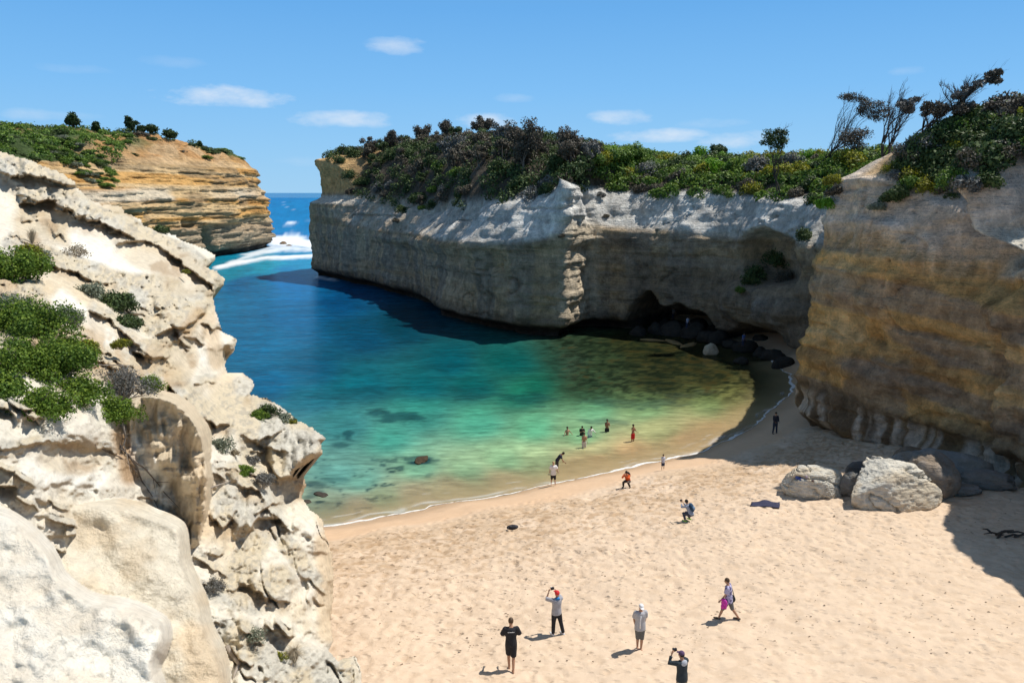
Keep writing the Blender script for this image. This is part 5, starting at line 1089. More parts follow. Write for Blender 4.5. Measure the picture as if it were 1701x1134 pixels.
# dry grass tuft
def grass_tuft(px, py, h, n, mat, label, seed, droop=.5):
    p = fg_pt(px, py); q = random.Random(seed); mb = MB()
    for i in range(n):
        a = q.uniform(0, 6.28); e = Vector((math.cos(a), math.sin(a), 0)) * h * q.uniform(.1, .75); z = h * q.uniform(.5, 1); m = e * .35 + Vector((0, 0, z * .75)); t = e + Vector((0, 0, z * (1 - droop * q.random())))
        w = Vector((-math.sin(a), math.cos(a), 0)) * .006; b = len(mb.v); mb.add([-w, w, m + w, m - w, t], [(0, 1, 2, 3), (3, 2, 4)])
    o = mb.build('grass_tuft', mat, None, False); o.location = p + np.array([0, -.05, -.02]); tag(o, label, 'grass tuft'); return o
M_STRAW = plain('straw', (.36, .30, .21), .8, .2, 8)
grass_tuft(490, 1100, .62, 420, M_STRAW, 'dry greyish grass tuft beside the bright sprig at the foot of the slope', 5, .8)
grass_tuft(55, 405, .9, 160, M_STRAW, 'sparse dry grass above the green bush on the rubble', 6, .3)
# driftwood branches and dead roots
def stick(name, pts, rad, label, cat, mat=None, twigs=0, seed=0, off=.06):
    w = [Vector(fg_pt(x, y)) + Vector((0, -off - (d if d else 0), off)) for x, y, d in pts]; mb = MB(); n = len(w)
    mb.tube(w, [rad * (1 - .75 * i / (n - 1)) for i in range(n)], 6); q = random.Random(seed)
    for i in range(twigs):
        k = q.randrange(n - 1); s = w[k].lerp(w[k + 1], q.random()); d = Vector((q.uniform(-1, 1), q.uniform(-1, .2), q.uniform(-1, .3))) * rad * q.uniform(8, 26); mb.tube([s, s + d * .5 + Vector((0, 0, .3 * rad)), s + d], [rad * .4, rad * .25, rad * .1], 4, cap=False)
    return tag(mb.build(name, mat or M_TWIG, None), label, cat)
stick('dead_branch', [(378, 1075, 0), (392, 1092, .05), (400, 1102, .03), (392, 1118, 0), (386, 1140, 0)], .075, 'bleached dead branch lying at the foot of the cream wall', 'branch', twigs=3, seed=1)
stick('dead_root', [(205, 735, .2), (222, 760, .12), (245, 780, .05), (265, 805, .02), (276, 822, 0)], .03, 'thin dead root trailing right down the cream wall', 'root', M_WOOD, 4, 2)
stick('dead_root', [(222, 752, .2), (232, 780, .05), (238, 800, .02), (252, 822, 0), (263, 838, 0)], .028, 'thin dead root trailing down the cream wall, shorter and lower', 'root', M_WOOD, 3, 3)
stick('dead_root', [(155, 728, .1), (180, 750, .06), (205, 762, .03), (222, 778, 0)], .024, 'thin dead root crossing the brown recess under the bushes', 'root', M_WOOD, 3, 4)
stick('dead_branch', [(140, 600, .35), (165, 604, .3), (190, 606, .3)], .05, 'grey dead branch lying on top of the bushes', 'branch', twigs=4, seed=5)
stick('dead_branch', [(215, 700, .3), (222, 720, .35), (218, 735, .3), (205, 745, .2)], .035, 'curled pale dead branch hanging below the green bush', 'branch', twigs=9, seed=6)
stick('dead_branch', [(350, 812, 0), (375, 803, .03), (395, 795, .02)], .03, 'thin grey stick lying left of the fresh green shrub', 'branch', twigs=2, seed=7)
# ------------------------------------------------------------------ boulders
def rock_mesh(name, size, seed, sub=4, amp=.22, flat=.0, base=(.62, .58, .49), dark=(.20, .16, .11), cuts=9, stain=.3):
    bm = bmesh.new(); bmesh.ops.create_icosphere(bm, subdivisions=sub, radius=1.0); V = np.array([v.co[:] for v in bm.verts]); Fq = np.array([[v.index for v in f.verts] for f in bm.faces]); bm.free()
    r_ = np.random.default_rng(seed); o = seed * 3.1; V0 = V.copy()
    V = V * (1 + .22 * fbm(V[:, 0] * .9 + o, V[:, 1] * .9, V[:, 2] * .9, oct=2, seed=seed))[:, None]
    for _ in range(cuts):   # broken faces
        n = r_.normal(size=3); n[2] = abs(n[2]) * .8; n /= np.linalg.norm(n); d = r_.uniform(.62, .94); q = V @ n; V = V - np.clip(q - d, 0, 9)[:, None] * n * .9
    f1 = fbm(V[:, 0] * 1.6 + o, V[:, 1] * 1.6, V[:, 2] * 1.6, oct=4, seed=seed); f2 = fbm(V[:, 0] * 4.5 + o, V[:, 1] * 4.5, V[:, 2] * 4.5, oct=5, gain=.6, seed=seed + 3, ridge=True); f3 = fbm(V[:, 0] * 12 + o, V[:, 1] * 12, V[:, 2] * 12, oct=3, seed=seed + 8)
    cr = np.abs(vnoise(V[:, 0] * 1.7 + 1.6 * V[:, 2] + o, V[:, 1] * 1.5, V[:, 2] * .6) + .12 * f2)
    V = V + V0 * (amp * .5 * f1 + amp * .3 * f2 + .2 * amp * np.tanh(4 * f3) - .16 * sstep(.11, 0, cr))[:, None]; V = V * np.array(size)
    C = np.broadcast_to(np.array(base), V.shape).copy(); C = mixc(C, dark, sstep(.1, .5, -f3) * .35 + sstep(.06, 0, cr) * .4); C = mixc(C, np.array(base) * np.array([.92, .74, .52]), sstep(.1, .5, f1) * stain * 1.6)
    return np_mesh(name, V, Fq, C)
M_BOULD = rock_mat('boulder_limestone', sc=1.6, bump=.6, var=.25)
def boulder(px, py, size, seed, label, rz=0, sink=.3, sub=4, dz=0, dy=0, tilt=0, **k):
    p = ground(px, py); o = tag(link('boulder', rock_mesh('boulder', size, seed, sub, **k), M_BOULD), label, 'boulder')
    o.location = (p[0], p[1] + size[1] * .75 + dy, p[2] + size[2] * (1 - sink) * .9 + dz); o.rotation_euler = (tilt, 0, rz); return o
big = boulder(1497, 846, (2.5, 1.75, 1.55), 5, 'biggest pale pitted boulder on the sand, half in sunlight', sub=6, sink=.42, amp=.09, cuts=11, rz=.25)
flatb = boulder(1362, 828, (1.8, 1.15, .95), 12, 'long low pale boulder with clothes and bags left on it', sub=6, sink=.42, amp=.09, cuts=10, rz=-.15)
boulder(1424, 826, (.75, .6, .8), 13, 'small dark boulder wedged between the two pale ones', base=(.20, .20, .19), cuts=4)
boulder(1565, 832, (1.3, 1.2, 1.5), 14, 'brown-grey boulder leaning against the right side of the biggest one', base=(.30, .26, .22), dy=.3, cuts=6)
boulder(1572, 800, (2.3, 1.2, .95), 15, 'broad blue-grey boulder in the shade against the brown cliff', base=(.26, .26, .25), cuts=4, rz=-.2, sub=4)
boulder(1640, 812, (1.7, .9, .5), 16, 'flat grey boulder in the shade right of the blue-grey one', base=(.24, .22, .20), cuts=4, rz=-.4)
boulder(1606, 822, (1.0, .6, .28), 17, 'thin slab of rock lying low in the shade by the brown cliff', base=(.26, .24, .22), cuts=3)
boulder(1440, 795, (.9, .6, .5), 18, 'dark rounded boulder in the shade behind the pale ones', base=(.16, .15, .14), cuts=4)
boulder(1522, 772, (1.1, .7, .55), 19, 'brown boulder in the shade at the foot of the cliff behind the biggest one', base=(.24, .19, .14), cuts=4)
# dark rocks at the cave mouth
def cave_rock(px, py, size, seed, label, base=(.04, .036, .03), z=.0):
    p = G(px, py, z); o = tag(link('cave_rock', rock_mesh('cave_rock', size, seed, 3, base=base, dark=(.03, .027, .025), stain=.05, cuts=7), M_BOULD), label, 'rock'); o.location = (p[0], p[1], p[2] + size[2] * .35); o.rotation_euler = (0, 0, seed); return o
q_ = random.Random(5)
CR = [(1090, 553, 1.4, 'below the left side of the cave mouth'), (1120, 556, 1.8, 'in the middle of the cave mouth'), (1150, 560, 2.0, 'right of the middle of the cave mouth'), (1135, 548, 1.5, 'deep in the cave mouth'), (1175, 566, 1.5, 'under the right side of the cave mouth'), (1160, 548, 2.1, 'tall on the right side inside the cave'),
      (1195, 568, 1.7, 'just outside the cave on its right'), (1215, 575, 1.4, 'left of the low second hollow'), (1240, 582, 1.8, 'in front of the hanging rock'), (1262, 590, 1.2, 'at the left end of the low hollow'), (1285, 596, 1.5, 'in the low hollow'), (1300, 610, 1.2, 'at the right end of the low hollow'), (1060, 556, 1.3, 'left of the cave mouth at the water'),
      (1230, 602, .8, 'alone in the shaded shallows below the hanging rock'), (1190, 552, 1.9, 'behind the ones outside the cave'), (1105, 545, 1.6, 'furthest back on the left in the cave'), (1265, 572, 1.5, 'pressed against the wall under the hanging rock'), (1225, 560, 1.6, 'between the cave and the hanging rock')]
for i, (px, py, s, t) in enumerate(CR): cave_rock(px, py, (s * q_.uniform(.8, 1.2), s * q_.uniform(.6, .9), s * q_.uniform(.5, .8)), 30 + i, 'dark wet boulder ' + t)
cave_rock(1180, 588, (.95, .7, .9), 60, 'sunlit pale rock standing out of the shallows at the shadow edge', base=(.50, .42, .30))
for i, (px, py, s, t) in enumerate([(1145, 574, 1.3, 'brown low rock awash left of the pale sunlit one'), (1118, 569, 1.2, 'brown low rock awash, middle of the three by the pale one'), (1085, 566, 1.0, 'brown low rock awash furthest from the pale one')]):
    cave_rock(px, py, (s * 1.8, s * .5, .22), 70 + i, t, base=(.30, .20, .09), z=-.04)
cave_rock(700, 764, (1.0, .45, .14), 80, 'dark weed-covered rock breaking the surface in the green shallows', base=(.07, .05, .03), z=-.02)
cave_rock(533, 822, (.55, .35, .10), 81, 'small dark weedy rock in the shallows by the promontory', base=(.06, .05, .04), z=-.03)
cave_rock(508, 834, (.4, .3, .10), 82, 'smallest dark weedy rock beside the promontory', base=(.06, .05, .04), z=-.02)
for i, (px, py, s, t) in enumerate([(470, 406, 2.2, 'brown rock washed by surf at the tip of the headland'), (480, 409, 1.2, 'small brown rock in the surf beyond the headland tip')]): cave_rock(px, py, (s, s * .6, s * .4), 90 + i, t, base=(.22, .15, .09))
# driftwood and dark heap at the right
p = ground(1668, 892); mb = MB(); q = random.Random(8)
for i in range(9):
    a = Vector((q.uniform(-.5, .5), q.uniform(-.25, .25), q.uniform(.0, .2))); b = a + Vector((q.uniform(.3, .9) * (1 if q.random() < .7 else -1), q.uniform(-.3, .3), q.uniform(-.05, .28))); mb.tube([a, (a + b) / 2 + Vector((0, 0, .08)), b], [.05, .045, .02], 5)
o = mb.build('driftwood', M_WOODD); o.location = p; tag(o, 'dark tangle of driftwood on the shaded sand below the brown cliff', 'driftwood')

# ------------------------------------------------------------------ people
SKIN = plain('skin', (.42, .235, .15), .55, .06, 30); SKIN_D = plain('skin_tan', (.26, .135, .08), .55, .06, 30); SKIN_L = plain('skin_light', (.52, .33, .24), .55, .06, 30)
HAIR = plain('hair_black', (.015, .012, .010), .5); HAIRB = plain('hair_brown', (.075, .045, .025), .5); EYE = plain('eye_dark', (.02, .015, .012), .3); LIP = plain('lip', (.30, .10, .08), .5)
def cl(n, c, r=.85): return plain('cloth_' + n, c, r, .12, 14)
def remesh(me, vox):
    tmp = bpy.data.objects.new('tmp', me); col.objects.link(tmp); m = tmp.modifiers.new('r', 'REMESH'); m.mode = 'VOXEL'; m.voxel_size = vox; m.use_smooth_shade = True
    sm = tmp.modifiers.new('s', 'SMOOTH'); sm.factor = .5; sm.iterations = 2
    dg = bpy.context.evaluated_depsgraph_get(); dg.update(); ev = tmp.evaluated_get(dg); out = bpy.data.meshes.new_from_object(ev); bpy.data.objects.remove(tmp); bpy.data.meshes.remove(me)
    if len(out.polygons): out.polygons.foreach_set('use_smooth', [True] * len(out.polygons))
    return out
def fk(h, pose):
    """joints in metres for a figure of height h. +Y is where the figure faces."""
    s = h / 1.75; J = {}; g = lambda k, d=0.0: R(pose.get(k, d))
    def rx(v, a): return Vector((v.x, v.y * math.cos(a) - v.z * math.sin(a), v.y * math.sin(a) + v.z * math.cos(a)))
    hipz = .93 * s; pel = Vector((0, 0, hipz)); lean = -g('lean'); J['pel'] = pel
    def T(v): return pel + rx(Vector(v) * s, lean)
    J['waist'] = T((0, 0, .17)); J['chest'] = T((0, 0, .38)); J['neck'] = T((0, 0, .55)); hn = -g('nod'); J['head'] = J['neck'] + rx(rx(Vector((0, .015, .145)) * s, lean), hn); J['hrot'] = lean + hn
    sw = pose.get('sw', 1.0)
    for sd, sg in (('L', -1), ('R', 1)):
        J['sh' + sd] = T((sg * .165 * sw, 0, .475)); up = g('arm' + sd, 5); ab = g('abd' + sd, 8); el = g('elb' + sd, 15); tw = g('tw' + sd, 0)
        d = Vector((0, 0, -1)); d = rx(d, up); d = Vector((d.x + sg * math.sin(ab), d.y, d.z)).normalized(); d = rx(d, lean * .0)
        J['el' + sd] = J['sh' + sd] + d * .285 * s; f = rx(d, el); f = Vector((f.x - sg * math.sin(tw), f.y, f.z)).normalized(); J['wr' + sd] = J['el' + sd] + f * .245 * s; J['hd' + sd] = f
        hp = Vector((sg * .085 * s, 0, hipz - .03 * s)); J['hp' + sd] = hp; th = g('leg' + sd); kn = g('kn' + sd, 4); sp = g('spr' + sd, 3)
        t = rx(Vector((0, 0, -1)), th); t = Vector((t.x + sg * math.sin(sp), t.y, t.z)).normalized(); J['kn' + sd] = hp + t * .42 * s; c = rx(t, -kn); J['an' + sd] = J['kn' + sd] + c * .42 * s; J['ft' + sd] = rx(Vector((0, 1, 0)), pose.get('ftp' + sd, 0) * math.pi / 180)
    low = min(J['anL'].z, J['anR'].z) - .065 * s; low = min(low, pel.z - .1 * s if pose.get('sit') else 9)
    for k in J:
        if isinstance(J[k], Vector) and not k.startswith(('hd', 'ft')): J[k] = J[k] - Vector((0, 0, low))
    return J, s
def body_mesh(J, s, vox, fingers=True, barefoot=True):
    mb = MB(); X = (1, 0, 0)
    mb.tube([J['pel'] - Vector((0, 0, .07 * s)), J['pel'], J['waist'], J['chest'], J['chest'].lerp(J['neck'], .55), J['neck']], [(.10 * s, .09 * s), (.155 * s, .11 * s), (.125 * s, .092 * s), (.155 * s, .105 * s), (.15 * s, .085 * s), (.06 * s, .06 * s)], 14, ref=X)
    mb.tube([J['neck'] - (J['head'] - J['neck']) * .2, J['neck'].lerp(J['head'], .75)], [.055 * s, .05 * s], 10)
    rot = Matrix.Rotation(J['hrot'], 3, 'X'); mb.ell(J['head'], (.076 * s, .094 * s, .112 * s), rot, 14, 10); mb.ell(J['head'] + rot @ Vector((0, .035, -.055)) * s, (.052 * s, .05 * s, .05 * s), rot, 10, 8)
    mb.tube([J['head'] + rot @ Vector((0, .088, .015)) * s, J['head'] + rot @ Vector((0, .108, -.015)) * s, J['head'] + rot @ Vector((0, .088, -.025)) * s], [.010 * s, .014 * s, .010 * s], 6)
    for sg in (-1, 1): mb.ell(J['head'] + rot @ Vector((sg * .078, -.005, .0)) * s, (.012 * s, .022 * s, .03 * s), rot, 6, 5)
    for sd in 'LR':
        mb.ell(J['sh' + sd], (.06 * s,) * 3, None, 8, 6)
        mb.tube([J['chest'].lerp(J['sh' + sd], .5) + Vector((0, 0, .04 * s)), J['sh' + sd]], [.07 * s, .055 * s], 8)
        mb.tube([J['sh' + sd], J['sh' + sd].lerp(J['el' + sd], .5), J['el' + sd]], [.052 * s, .046 * s, .038 * s], 9)
        mb.tube([J['el' + sd], J['el' + sd].lerp(J['wr' + sd], .35), J['wr' + sd]], [.038 * s, .039 * s, .026 * s], 9)
        f = J['hd' + sd]; mb.tube([J['wr' + sd], J['wr' + sd] + f * .045 * s, J['wr' + sd] + f * .09 * s], [(.026 * s, .020 * s), (.040 * s, .018 * s), (.036 * s, .016 * s)], 8, ref=(0, 1, 0))
        mb.tube([J['hp' + sd] + Vector((0, 0, .03 * s)), J['hp' + sd].lerp(J['kn' + sd], .35), J['kn' + sd]], [.088 * s, .076 * s, .052 * s], 10)
        mb.tube([J['kn' + sd], J['kn' + sd].lerp(J['an' + sd], .3), J['an' + sd]], [.052 * s, .056 * s, .036 * s], 10)
        a = J['an' + sd]; ft = J['ft' + sd]; dn = Vector((0, 0, -.035 * s)); mb.tube([a - ft * .045 * s + dn, a + ft * .04 * s + dn, a + ft * .12 * s + dn * 1.2, a + ft * .175 * s + dn * 1.3], [.034 * s, .037 * s, (.045 * s, .022 * s), (.034 * s, .014 * s)], 9, ref=(1, 0, 0))
        mb.tube([a + Vector((0, 0, .02)), a + dn], [.036 * s, .034 * s], 8)
    me = remesh(mb.mesh('body'), vox)
    if fingers:   # five fingers per hand, rooted in the palm
        fb = MB()
        for sd, sg in (('L', -1), ('R', 1)):
            f = J['hd' + sd]; side = Vector((0, 1, 0)) - f * f.y; side = side.normalized() if side.length > .2 else Vector((1, 0, 0)); nrm = f.cross(side).normalized() * sg; p0 = J['wr' + sd] + f * .075 * s
            for k, (o, L) in enumerate(((.027, .07), (.009, .078), (-.009, .074), (-.027, .058))):
                b = p0 + side * o * s; m = b + f * L * .5 * s + nrm * .010 * s; e = b + f * L * .9 * s + nrm * .035 * s; fb.tube([b, m, e], [.0095 * s, .0088 * s, .0065 * s], 6)
            b = J['wr' + sd] + f * .03 * s + side * .03 * s; fb.tube([b, b + f * .025 * s + side * .03 * s, b + f * .055 * s + side * .038 * s], [.011 * s, .010 * s, .008 * s], 6)
        bm = bmesh.new(); bm.from_mesh(me); t = fb.mesh('t'); bm.from_mesh(t); bm.to_mesh(me); bm.free(); bpy.data.meshes.remove(t); me.polygons.foreach_set('use_smooth', [True] * len(me.polygons))
    return me
def shirt_mesh(J, s, vox, sleeve=.75, length=.0, puff=.022, open_=False):
    mb = MB(); p = puff * s; hem = J['pel'] + Vector((0, 0, -.04 - length)) * s
    mb.tube([hem, J['pel'].lerp(J['waist'], .4), J['waist'], J['chest'], J['chest'].lerp(J['neck'], .6), J['neck'] - Vector((0, 0, .015))], [(.165 * s + p, .125 * s + p), (.155 * s + p, .115 * s + p), (.14 * s + p, .10 * s + p), (.16 * s + p, .108 * s + p), (.15 * s + p, .09 * s + p), (.07 * s, .068 * s)], 14, ref=(1, 0, 0))
    for sd in 'LR':
        mb.ell(J['sh' + sd], (.062 * s + p * .7,) * 3, None, 8, 6); mb.tube([J['chest'].lerp(J['sh' + sd], .5) + Vector((0, 0, .03 * s)), J['sh' + sd]], [.075 * s + p * .4, .058 * s + p * .6], 8)
        if sleeve <= 1: e = J['sh' + sd].lerp(J['el' + sd], sleeve); mb.tube([J['sh' + sd], e], [.055 * s + p, .050 * s + p * 1.1], 9)
        else:
            e = J['el' + sd].lerp(J['wr' + sd], sleeve - 1); mb.tube([J['sh' + sd], J['el' + sd], e], [.055 * s + p, .044 * s + p, .034 * s + p * .7], 9)
    return remesh(mb.mesh('shirt'), vox)
def legs_mesh(J, s, vox, length=1.0, puff=.02, skirt=False):
    mb = MB(); p = puff * s
    mb.tube([J['pel'] - Vector((0, 0, .09 * s)), J['pel'], J['pel'].lerp(J['waist'], .35)], [(.14 * s, .11 * s), (.158 * s + p, .115 * s + p), (.138 * s + p, .10 * s + p)], 14, ref=(1, 0, 0))
    for sd in 'LR':
        h, k, a = J['hp' + sd], J['kn' + sd], J['an' + sd]
        if length <= 1: mb.tube([h, h.lerp(k, length * .5), h.lerp(k, length)], [.092 * s + p, .085 * s + p, .070 * s + p * 1.2], 10)
        else: mb.tube([h, h.lerp(k, .5), k, k.lerp(a, length - 1)], [.092 * s + p, .08 * s + p, .058 * s + p, (.048 if length > 1.6 else .056) * s + p], 10)
    return remesh(mb.mesh('trousers'), vox)
def person(px, py, label, h=1.7, face=0, pose=None, top=None, bottom=None, hair=None, hat=None, skin=SKIN, shoes=None, near=True, z=None, sleeve=.75, tlen=0.0, blen=1.0, group=None, extra=None, hairlong=False, puff=.022, cat='person'):
    """px,py: where the feet (or seat) touch. face: heading in degrees, 0 looks away from the camera, 90 to the right"""
    pose = pose or {}; J, s = fk(h, pose); vox = .021 if near else .034
    p = ground(px, py) if z is None else G(px, py, z)
    root = empty('person', p - np.array([0, 0, .015]), -R(face)); tag(root, label, cat, group)
    link('body', body_mesh(J, s, vox, True), skin, root)
    rot = Matrix.Rotation(J['hrot'], 3, 'X'); H = J['head']
    e = MB()
    for sg in (-1, 1): e.ell(H + rot @ Vector((sg * .03, .086, .018)) * s, (.011 * s, .008 * s, .008 * s), rot, 6, 4)
    e.build('eyes', EYE, root); e = MB(); e.ell(H + rot @ Vector((0, .086, -.052)) * s, (.022 * s, .008 * s, .006 * s), rot, 6, 4); e.build('mouth', LIP, root)
    if hair:
        e = MB(); e.ell(H + rot @ Vector((0, -.014, .026)) * s, (.085 * s, .097 * s, .104 * s), rot, 12, 9)
        if hairlong: e.tube([H + rot @ Vector((0, -.06, .0)) * s, H + rot @ Vector((0, -.085, -.10)) * s, H + rot @ Vector((0, -.08, -.2)) * s], [.06 * s, .06 * s, .03 * s], 8)
        e.build('hair', hair, root)
    if hat:
        e = MB(); e.ell(H + rot @ Vector((0, -.008, .045)) * s, (.089 * s, .104 * s, .088 * s), rot, 12, 9); hm = e.build('hat', hat, root)
        b = MB(); b.ell(H + rot @ Vector((0, .115, .04)) * s, (.07 * s, .075 * s, .010 * s), rot, 10, 4); b.build('brim', hat, hm)
    if top: link('shirt', shirt_mesh(J, s, vox, sleeve, tlen, puff), top, root)
    if bottom: link('shorts' if blen < 1.3 else 'trousers', legs_mesh(J, s, vox, blen), bottom, root)
    if shoes:
        for sd in 'LR':
            e = MB(); a = J['an' + sd]; ft = J['ft' + sd]; dn = Vector((0, 0, -.03 * s)); e.tube([a - ft * .07 * s + dn, a + dn, a + ft * .1 * s + dn * 1.1, a + ft * .2 * s + dn * 1.2], [.03 * s, .046 * s, (.052 * s, .034 * s), (.036 * s, .02 * s)], 9, ref=(1, 0, 0)); e.build('shoe', shoes, root)
    if extra: extra(root, J, s)
    return root, J, s
CAMM = plain('camera_black', (.02, .02, .022), .4); WHT = cl('white', (.74, .73, .72)); BLK = cl('black', (.022, .022, .026)); NAVY = cl('navy', (.03, .045, .09)); GREYM = cl('grey_marl', (.34, .34, .37)); SLATE = cl('slate', (.13, .13, .125)); BEIGE = cl('beige', (.26, .225, .17)); DGREY = cl('dark_grey', (.045, .045, .055))
def cam_prop(white=True):
    def f(root, J, s):
        m = (J['wrL'] + J['wrR']) / 2 + (J['hdL'] + J['hdR']) * .05 * s; e = MB(); e.box(m + Vector((0, .03, .03)) * s, (.065 * s, .03 * s, .042 * s)); o = e.build('camera', CAMM, None, False); o.parent = root
        e = MB(); e.tube([m + Vector((0, .05, .03)) * s, m + Vector((0, .11, .03)) * s], [.032 * s, .034 * s], 10); l = e.build('lens', WHT if white else CAMM, o)
        return o
    return f
def handbag(side, mat, drop=.62, size=(.06, .15, .17)):
    def f(root, J, s):
        sg = 1 if side == 'R' else -1; sh = J['sh' + side]; c = Vector((sg * .30, -.03, sh.z - drop * s)); e = MB(); e.ell(c, size, None, 12, 8); o = e.build('shoulder_bag', mat, root)
        st = MB(); st.tube([sh + Vector((0, .05, .05)), c + Vector((0, .10, .10)), c + Vector((0, .11, .0))], [.014, .014, .012], 5); st.tube([sh + Vector((0, -.05, .05)), c + Vector((0, -.10, .10)), c + Vector((0, -.11, .0))], [.014, .014, .012], 5); st.build('strap', mat, o)
    return f
def backpack(mat, mat2=None, w=.15):
    def f(root, J, s):
        up = (J['neck'] - J['pel']).normalized(); bk = Vector((0, -up.z, up.y)); c = J['waist'].lerp(J['chest'], .8) + bk * .19 * s; rot = up.to_track_quat('Z', 'Y').to_matrix(); e = MB(); e.ell(c, (w * s, .11 * s, .24 * s), rot, 12, 9); o = e.build('backpack', mat, root)
        e = MB(); e.ell(c + bk * .09 * s - up * .06 * s, (.10 * s, .05 * s, .11 * s), rot, 10, 7); e.build('pocket', mat2 or mat, o); e = MB()
        for sg in (-1, 1): e.tube([c + up * .2 * s + Vector((sg * .09, 0, 0)) * s, J['sh' + ('R' if sg > 0 else 'L')] + up * .075 * s, J['chest'] + Vector((sg * .12, .125, .02)) * s, J['waist'] + Vector((sg * .14, .03, 0)) * s], [.02 * s] * 4, 5)
        e.build('strap', mat2 or mat, o)
    return f
# 1 man in black, from behind
def shirt_print(root, J, s):
    c = J['chest'] + Vector((0, -.142 * s, .045 * s)); e = MB(); q = random.Random(3); x = -.115
    while x < .10:
        w = q.uniform(.008, .016); hh = q.uniform(.009, .016); e.box(c + Vector((x + w / 2, .0, hh * .5)), (w / 2, .004, hh)); x += w + .006
    e.build('print', WHT, root, False)
def hands_front(root, J, s): pass
person(849, 1111, 'man in black t-shirt with white print and black shorts, barefoot, back to us', 1.84, -4, dict(lean=4, armL=14, elbL=72, twL=35, armR=14, elbR=72, twR=35, abdL=24, abdR=24, sw=1.1, legL=14, knL=20, legR=-8, knR=14, sprL=-2, sprR=-2, nod=16), BLK, BLK, HAIRB, skin=SKIN, blen=.98, tlen=.02, extra=shirt_print, sleeve=.85, puff=.03)
# 2 red cap
def collar(root, J, s):
    e = MB(); e.tube([J['neck'] + Vector((0, -.045, -.06)) * s, J['neck'] + Vector((0, -.015, .02)) * s], [(.10 * s, .085 * s), .066 * s], 12, ref=(1, 0, 0)); e.build('collar', cl('blue', (.03, .20, .50)), root); cam_prop()(root, J, s)
person(924, 1053, 'person in red cap, grey sweatshirt with blue collar and black trousers raising a camera', 1.72, -28, dict(lean=-3, armL=84, elbL=92, twL=58, armR=76, elbR=104, twR=58, abdL=30, abdR=22, sprL=3, sprR=9, legL=3, legR=-8, knR=3), GREYM, BLK, None, cl('red', (.60, .035, .04)), shoes=WHT, blen=1.95, tlen=.06, sleeve=1.35, extra=collar, puff=.034)
# 3 white cap facing camera
def undershirt(root, J, s):
    e = MB(); e.tube([J['pel'] + Vector((.045, .155, -.05)) * s, J['waist'] + Vector((.04, .138, 0)) * s, J['chest'] + Vector((.03, .148, .04)) * s], [(.022 * s, .010), (.022 * s, .010), (.014 * s, .01)], 8, ref=(1, 0, 0)); e.build('stripe', WHT, root)
person(1062, 1078, 'person in white cap, loose pale grey shirt and grey shorts, barefoot with hands behind back', 1.74, 172, dict(lean=2, armL=-18, elbL=22, twL=20, armR=-18, elbR=22, twR=20, legL=4, legR=-5, knL=6, sprL=-2, sprR=-3, nod=8), cl('pale_grey', (.40, .40, .42)), SLATE, None, WHT, blen=1.18, tlen=.12, extra=undershirt, puff=.038)
# 4 woman with pink bag
def pink(root, J, s):
    c = Vector((-.30, .10, .80)) * s; e = MB(); q = random.Random(2); e.ell(c, (.06 * s, .12 * s, .15 * s), None, 12, 10); e.ell(c + Vector((-.03, .05, -.13)) * s, (.05 * s, .07 * s, .12 * s), None, 10, 8); e.ell(c + Vector((-.02, -.06, -.10)) * s, (.04 * s, .05 * s, .14 * s), None, 8, 7); e.tube([c + Vector((0, 0, .15)) * s, J['wrL']], [.05 * s, .03 * s], 7); e.build('pink_towel', cl('pink', (.55, .05, .36)), root); handbag('R', cl('bag_black', (.03, .035, .035)))(root, J, s)
M_PRINT = None
def print_mat():
    m, nt, N, L, out = new_mat('cloth_blue_print'); tc = N.new('ShaderNodeTexCoord'); v = N.new('ShaderNodeTexVoronoi'); v.inputs['Scale'].default_value = 11; L.new(tc.outputs['Object'], v.inputs['Vector'])
    r = N.new('ShaderNodeValToRGB'); r.color_ramp.elements[0].position = .3; r.color_ramp.elements[0].color = (.08, .07, .16, 1); r.color_ramp.elements[1].position = .62; r.color_ramp.elements[1].color = (.42, .40, .58, 1); L.new(v.outputs['Distance'], r.inputs[0])
    p = N.new('ShaderNodeBsdfPrincipled'); p.inputs['Roughness'].default_value = .85; L.new(r.outputs[0], p.inputs['Base Color']); L.new(p.outputs[0], out.inputs[0]); return m
person(1209, 1028, 'woman striding left in patterned blue-violet top with pink towel and black shoulder bag', 1.70, -62, dict(lean=6, legL=26, knL=8, legR=-16, knR=22, armL=10, elbL=25, armR=-6, abdR=14, nod=8), print_mat(), SLATE, HAIRB, skin=SKIN, blen=1.12, tlen=.12, shoes=cl('sandal', (.10, .07, .05)), extra=pink, puff=.03)
# 5 photographer at the bottom edge
def hood(root, J, s):
    e = MB(); e.ell(J['neck'] + Vector((0, -.10, -.07)) * s, (.115 * s, .06 * s, .11 * s), None, 12, 8); e.build('hood', cl('hood_grey', (.42, .45, .50)), root); cam_prop(False)(root, J, s)
person(1131, 1168, 'photographer in dark jacket with pale hood, plum cap and beige trousers', 1.74, -30, dict(lean=3, armL=74, elbL=102, twL=58, armR=70, elbR=108, twR=55, abdL=30, abdR=16, nod=4), cl('jacket', (.03, .042, .05)), BEIGE, HAIR, cl('plum', (.10, .06, .12)), blen=1.95, tlen=.08, sleeve=1.85, shoes=BLK, extra=hood, puff=.035)
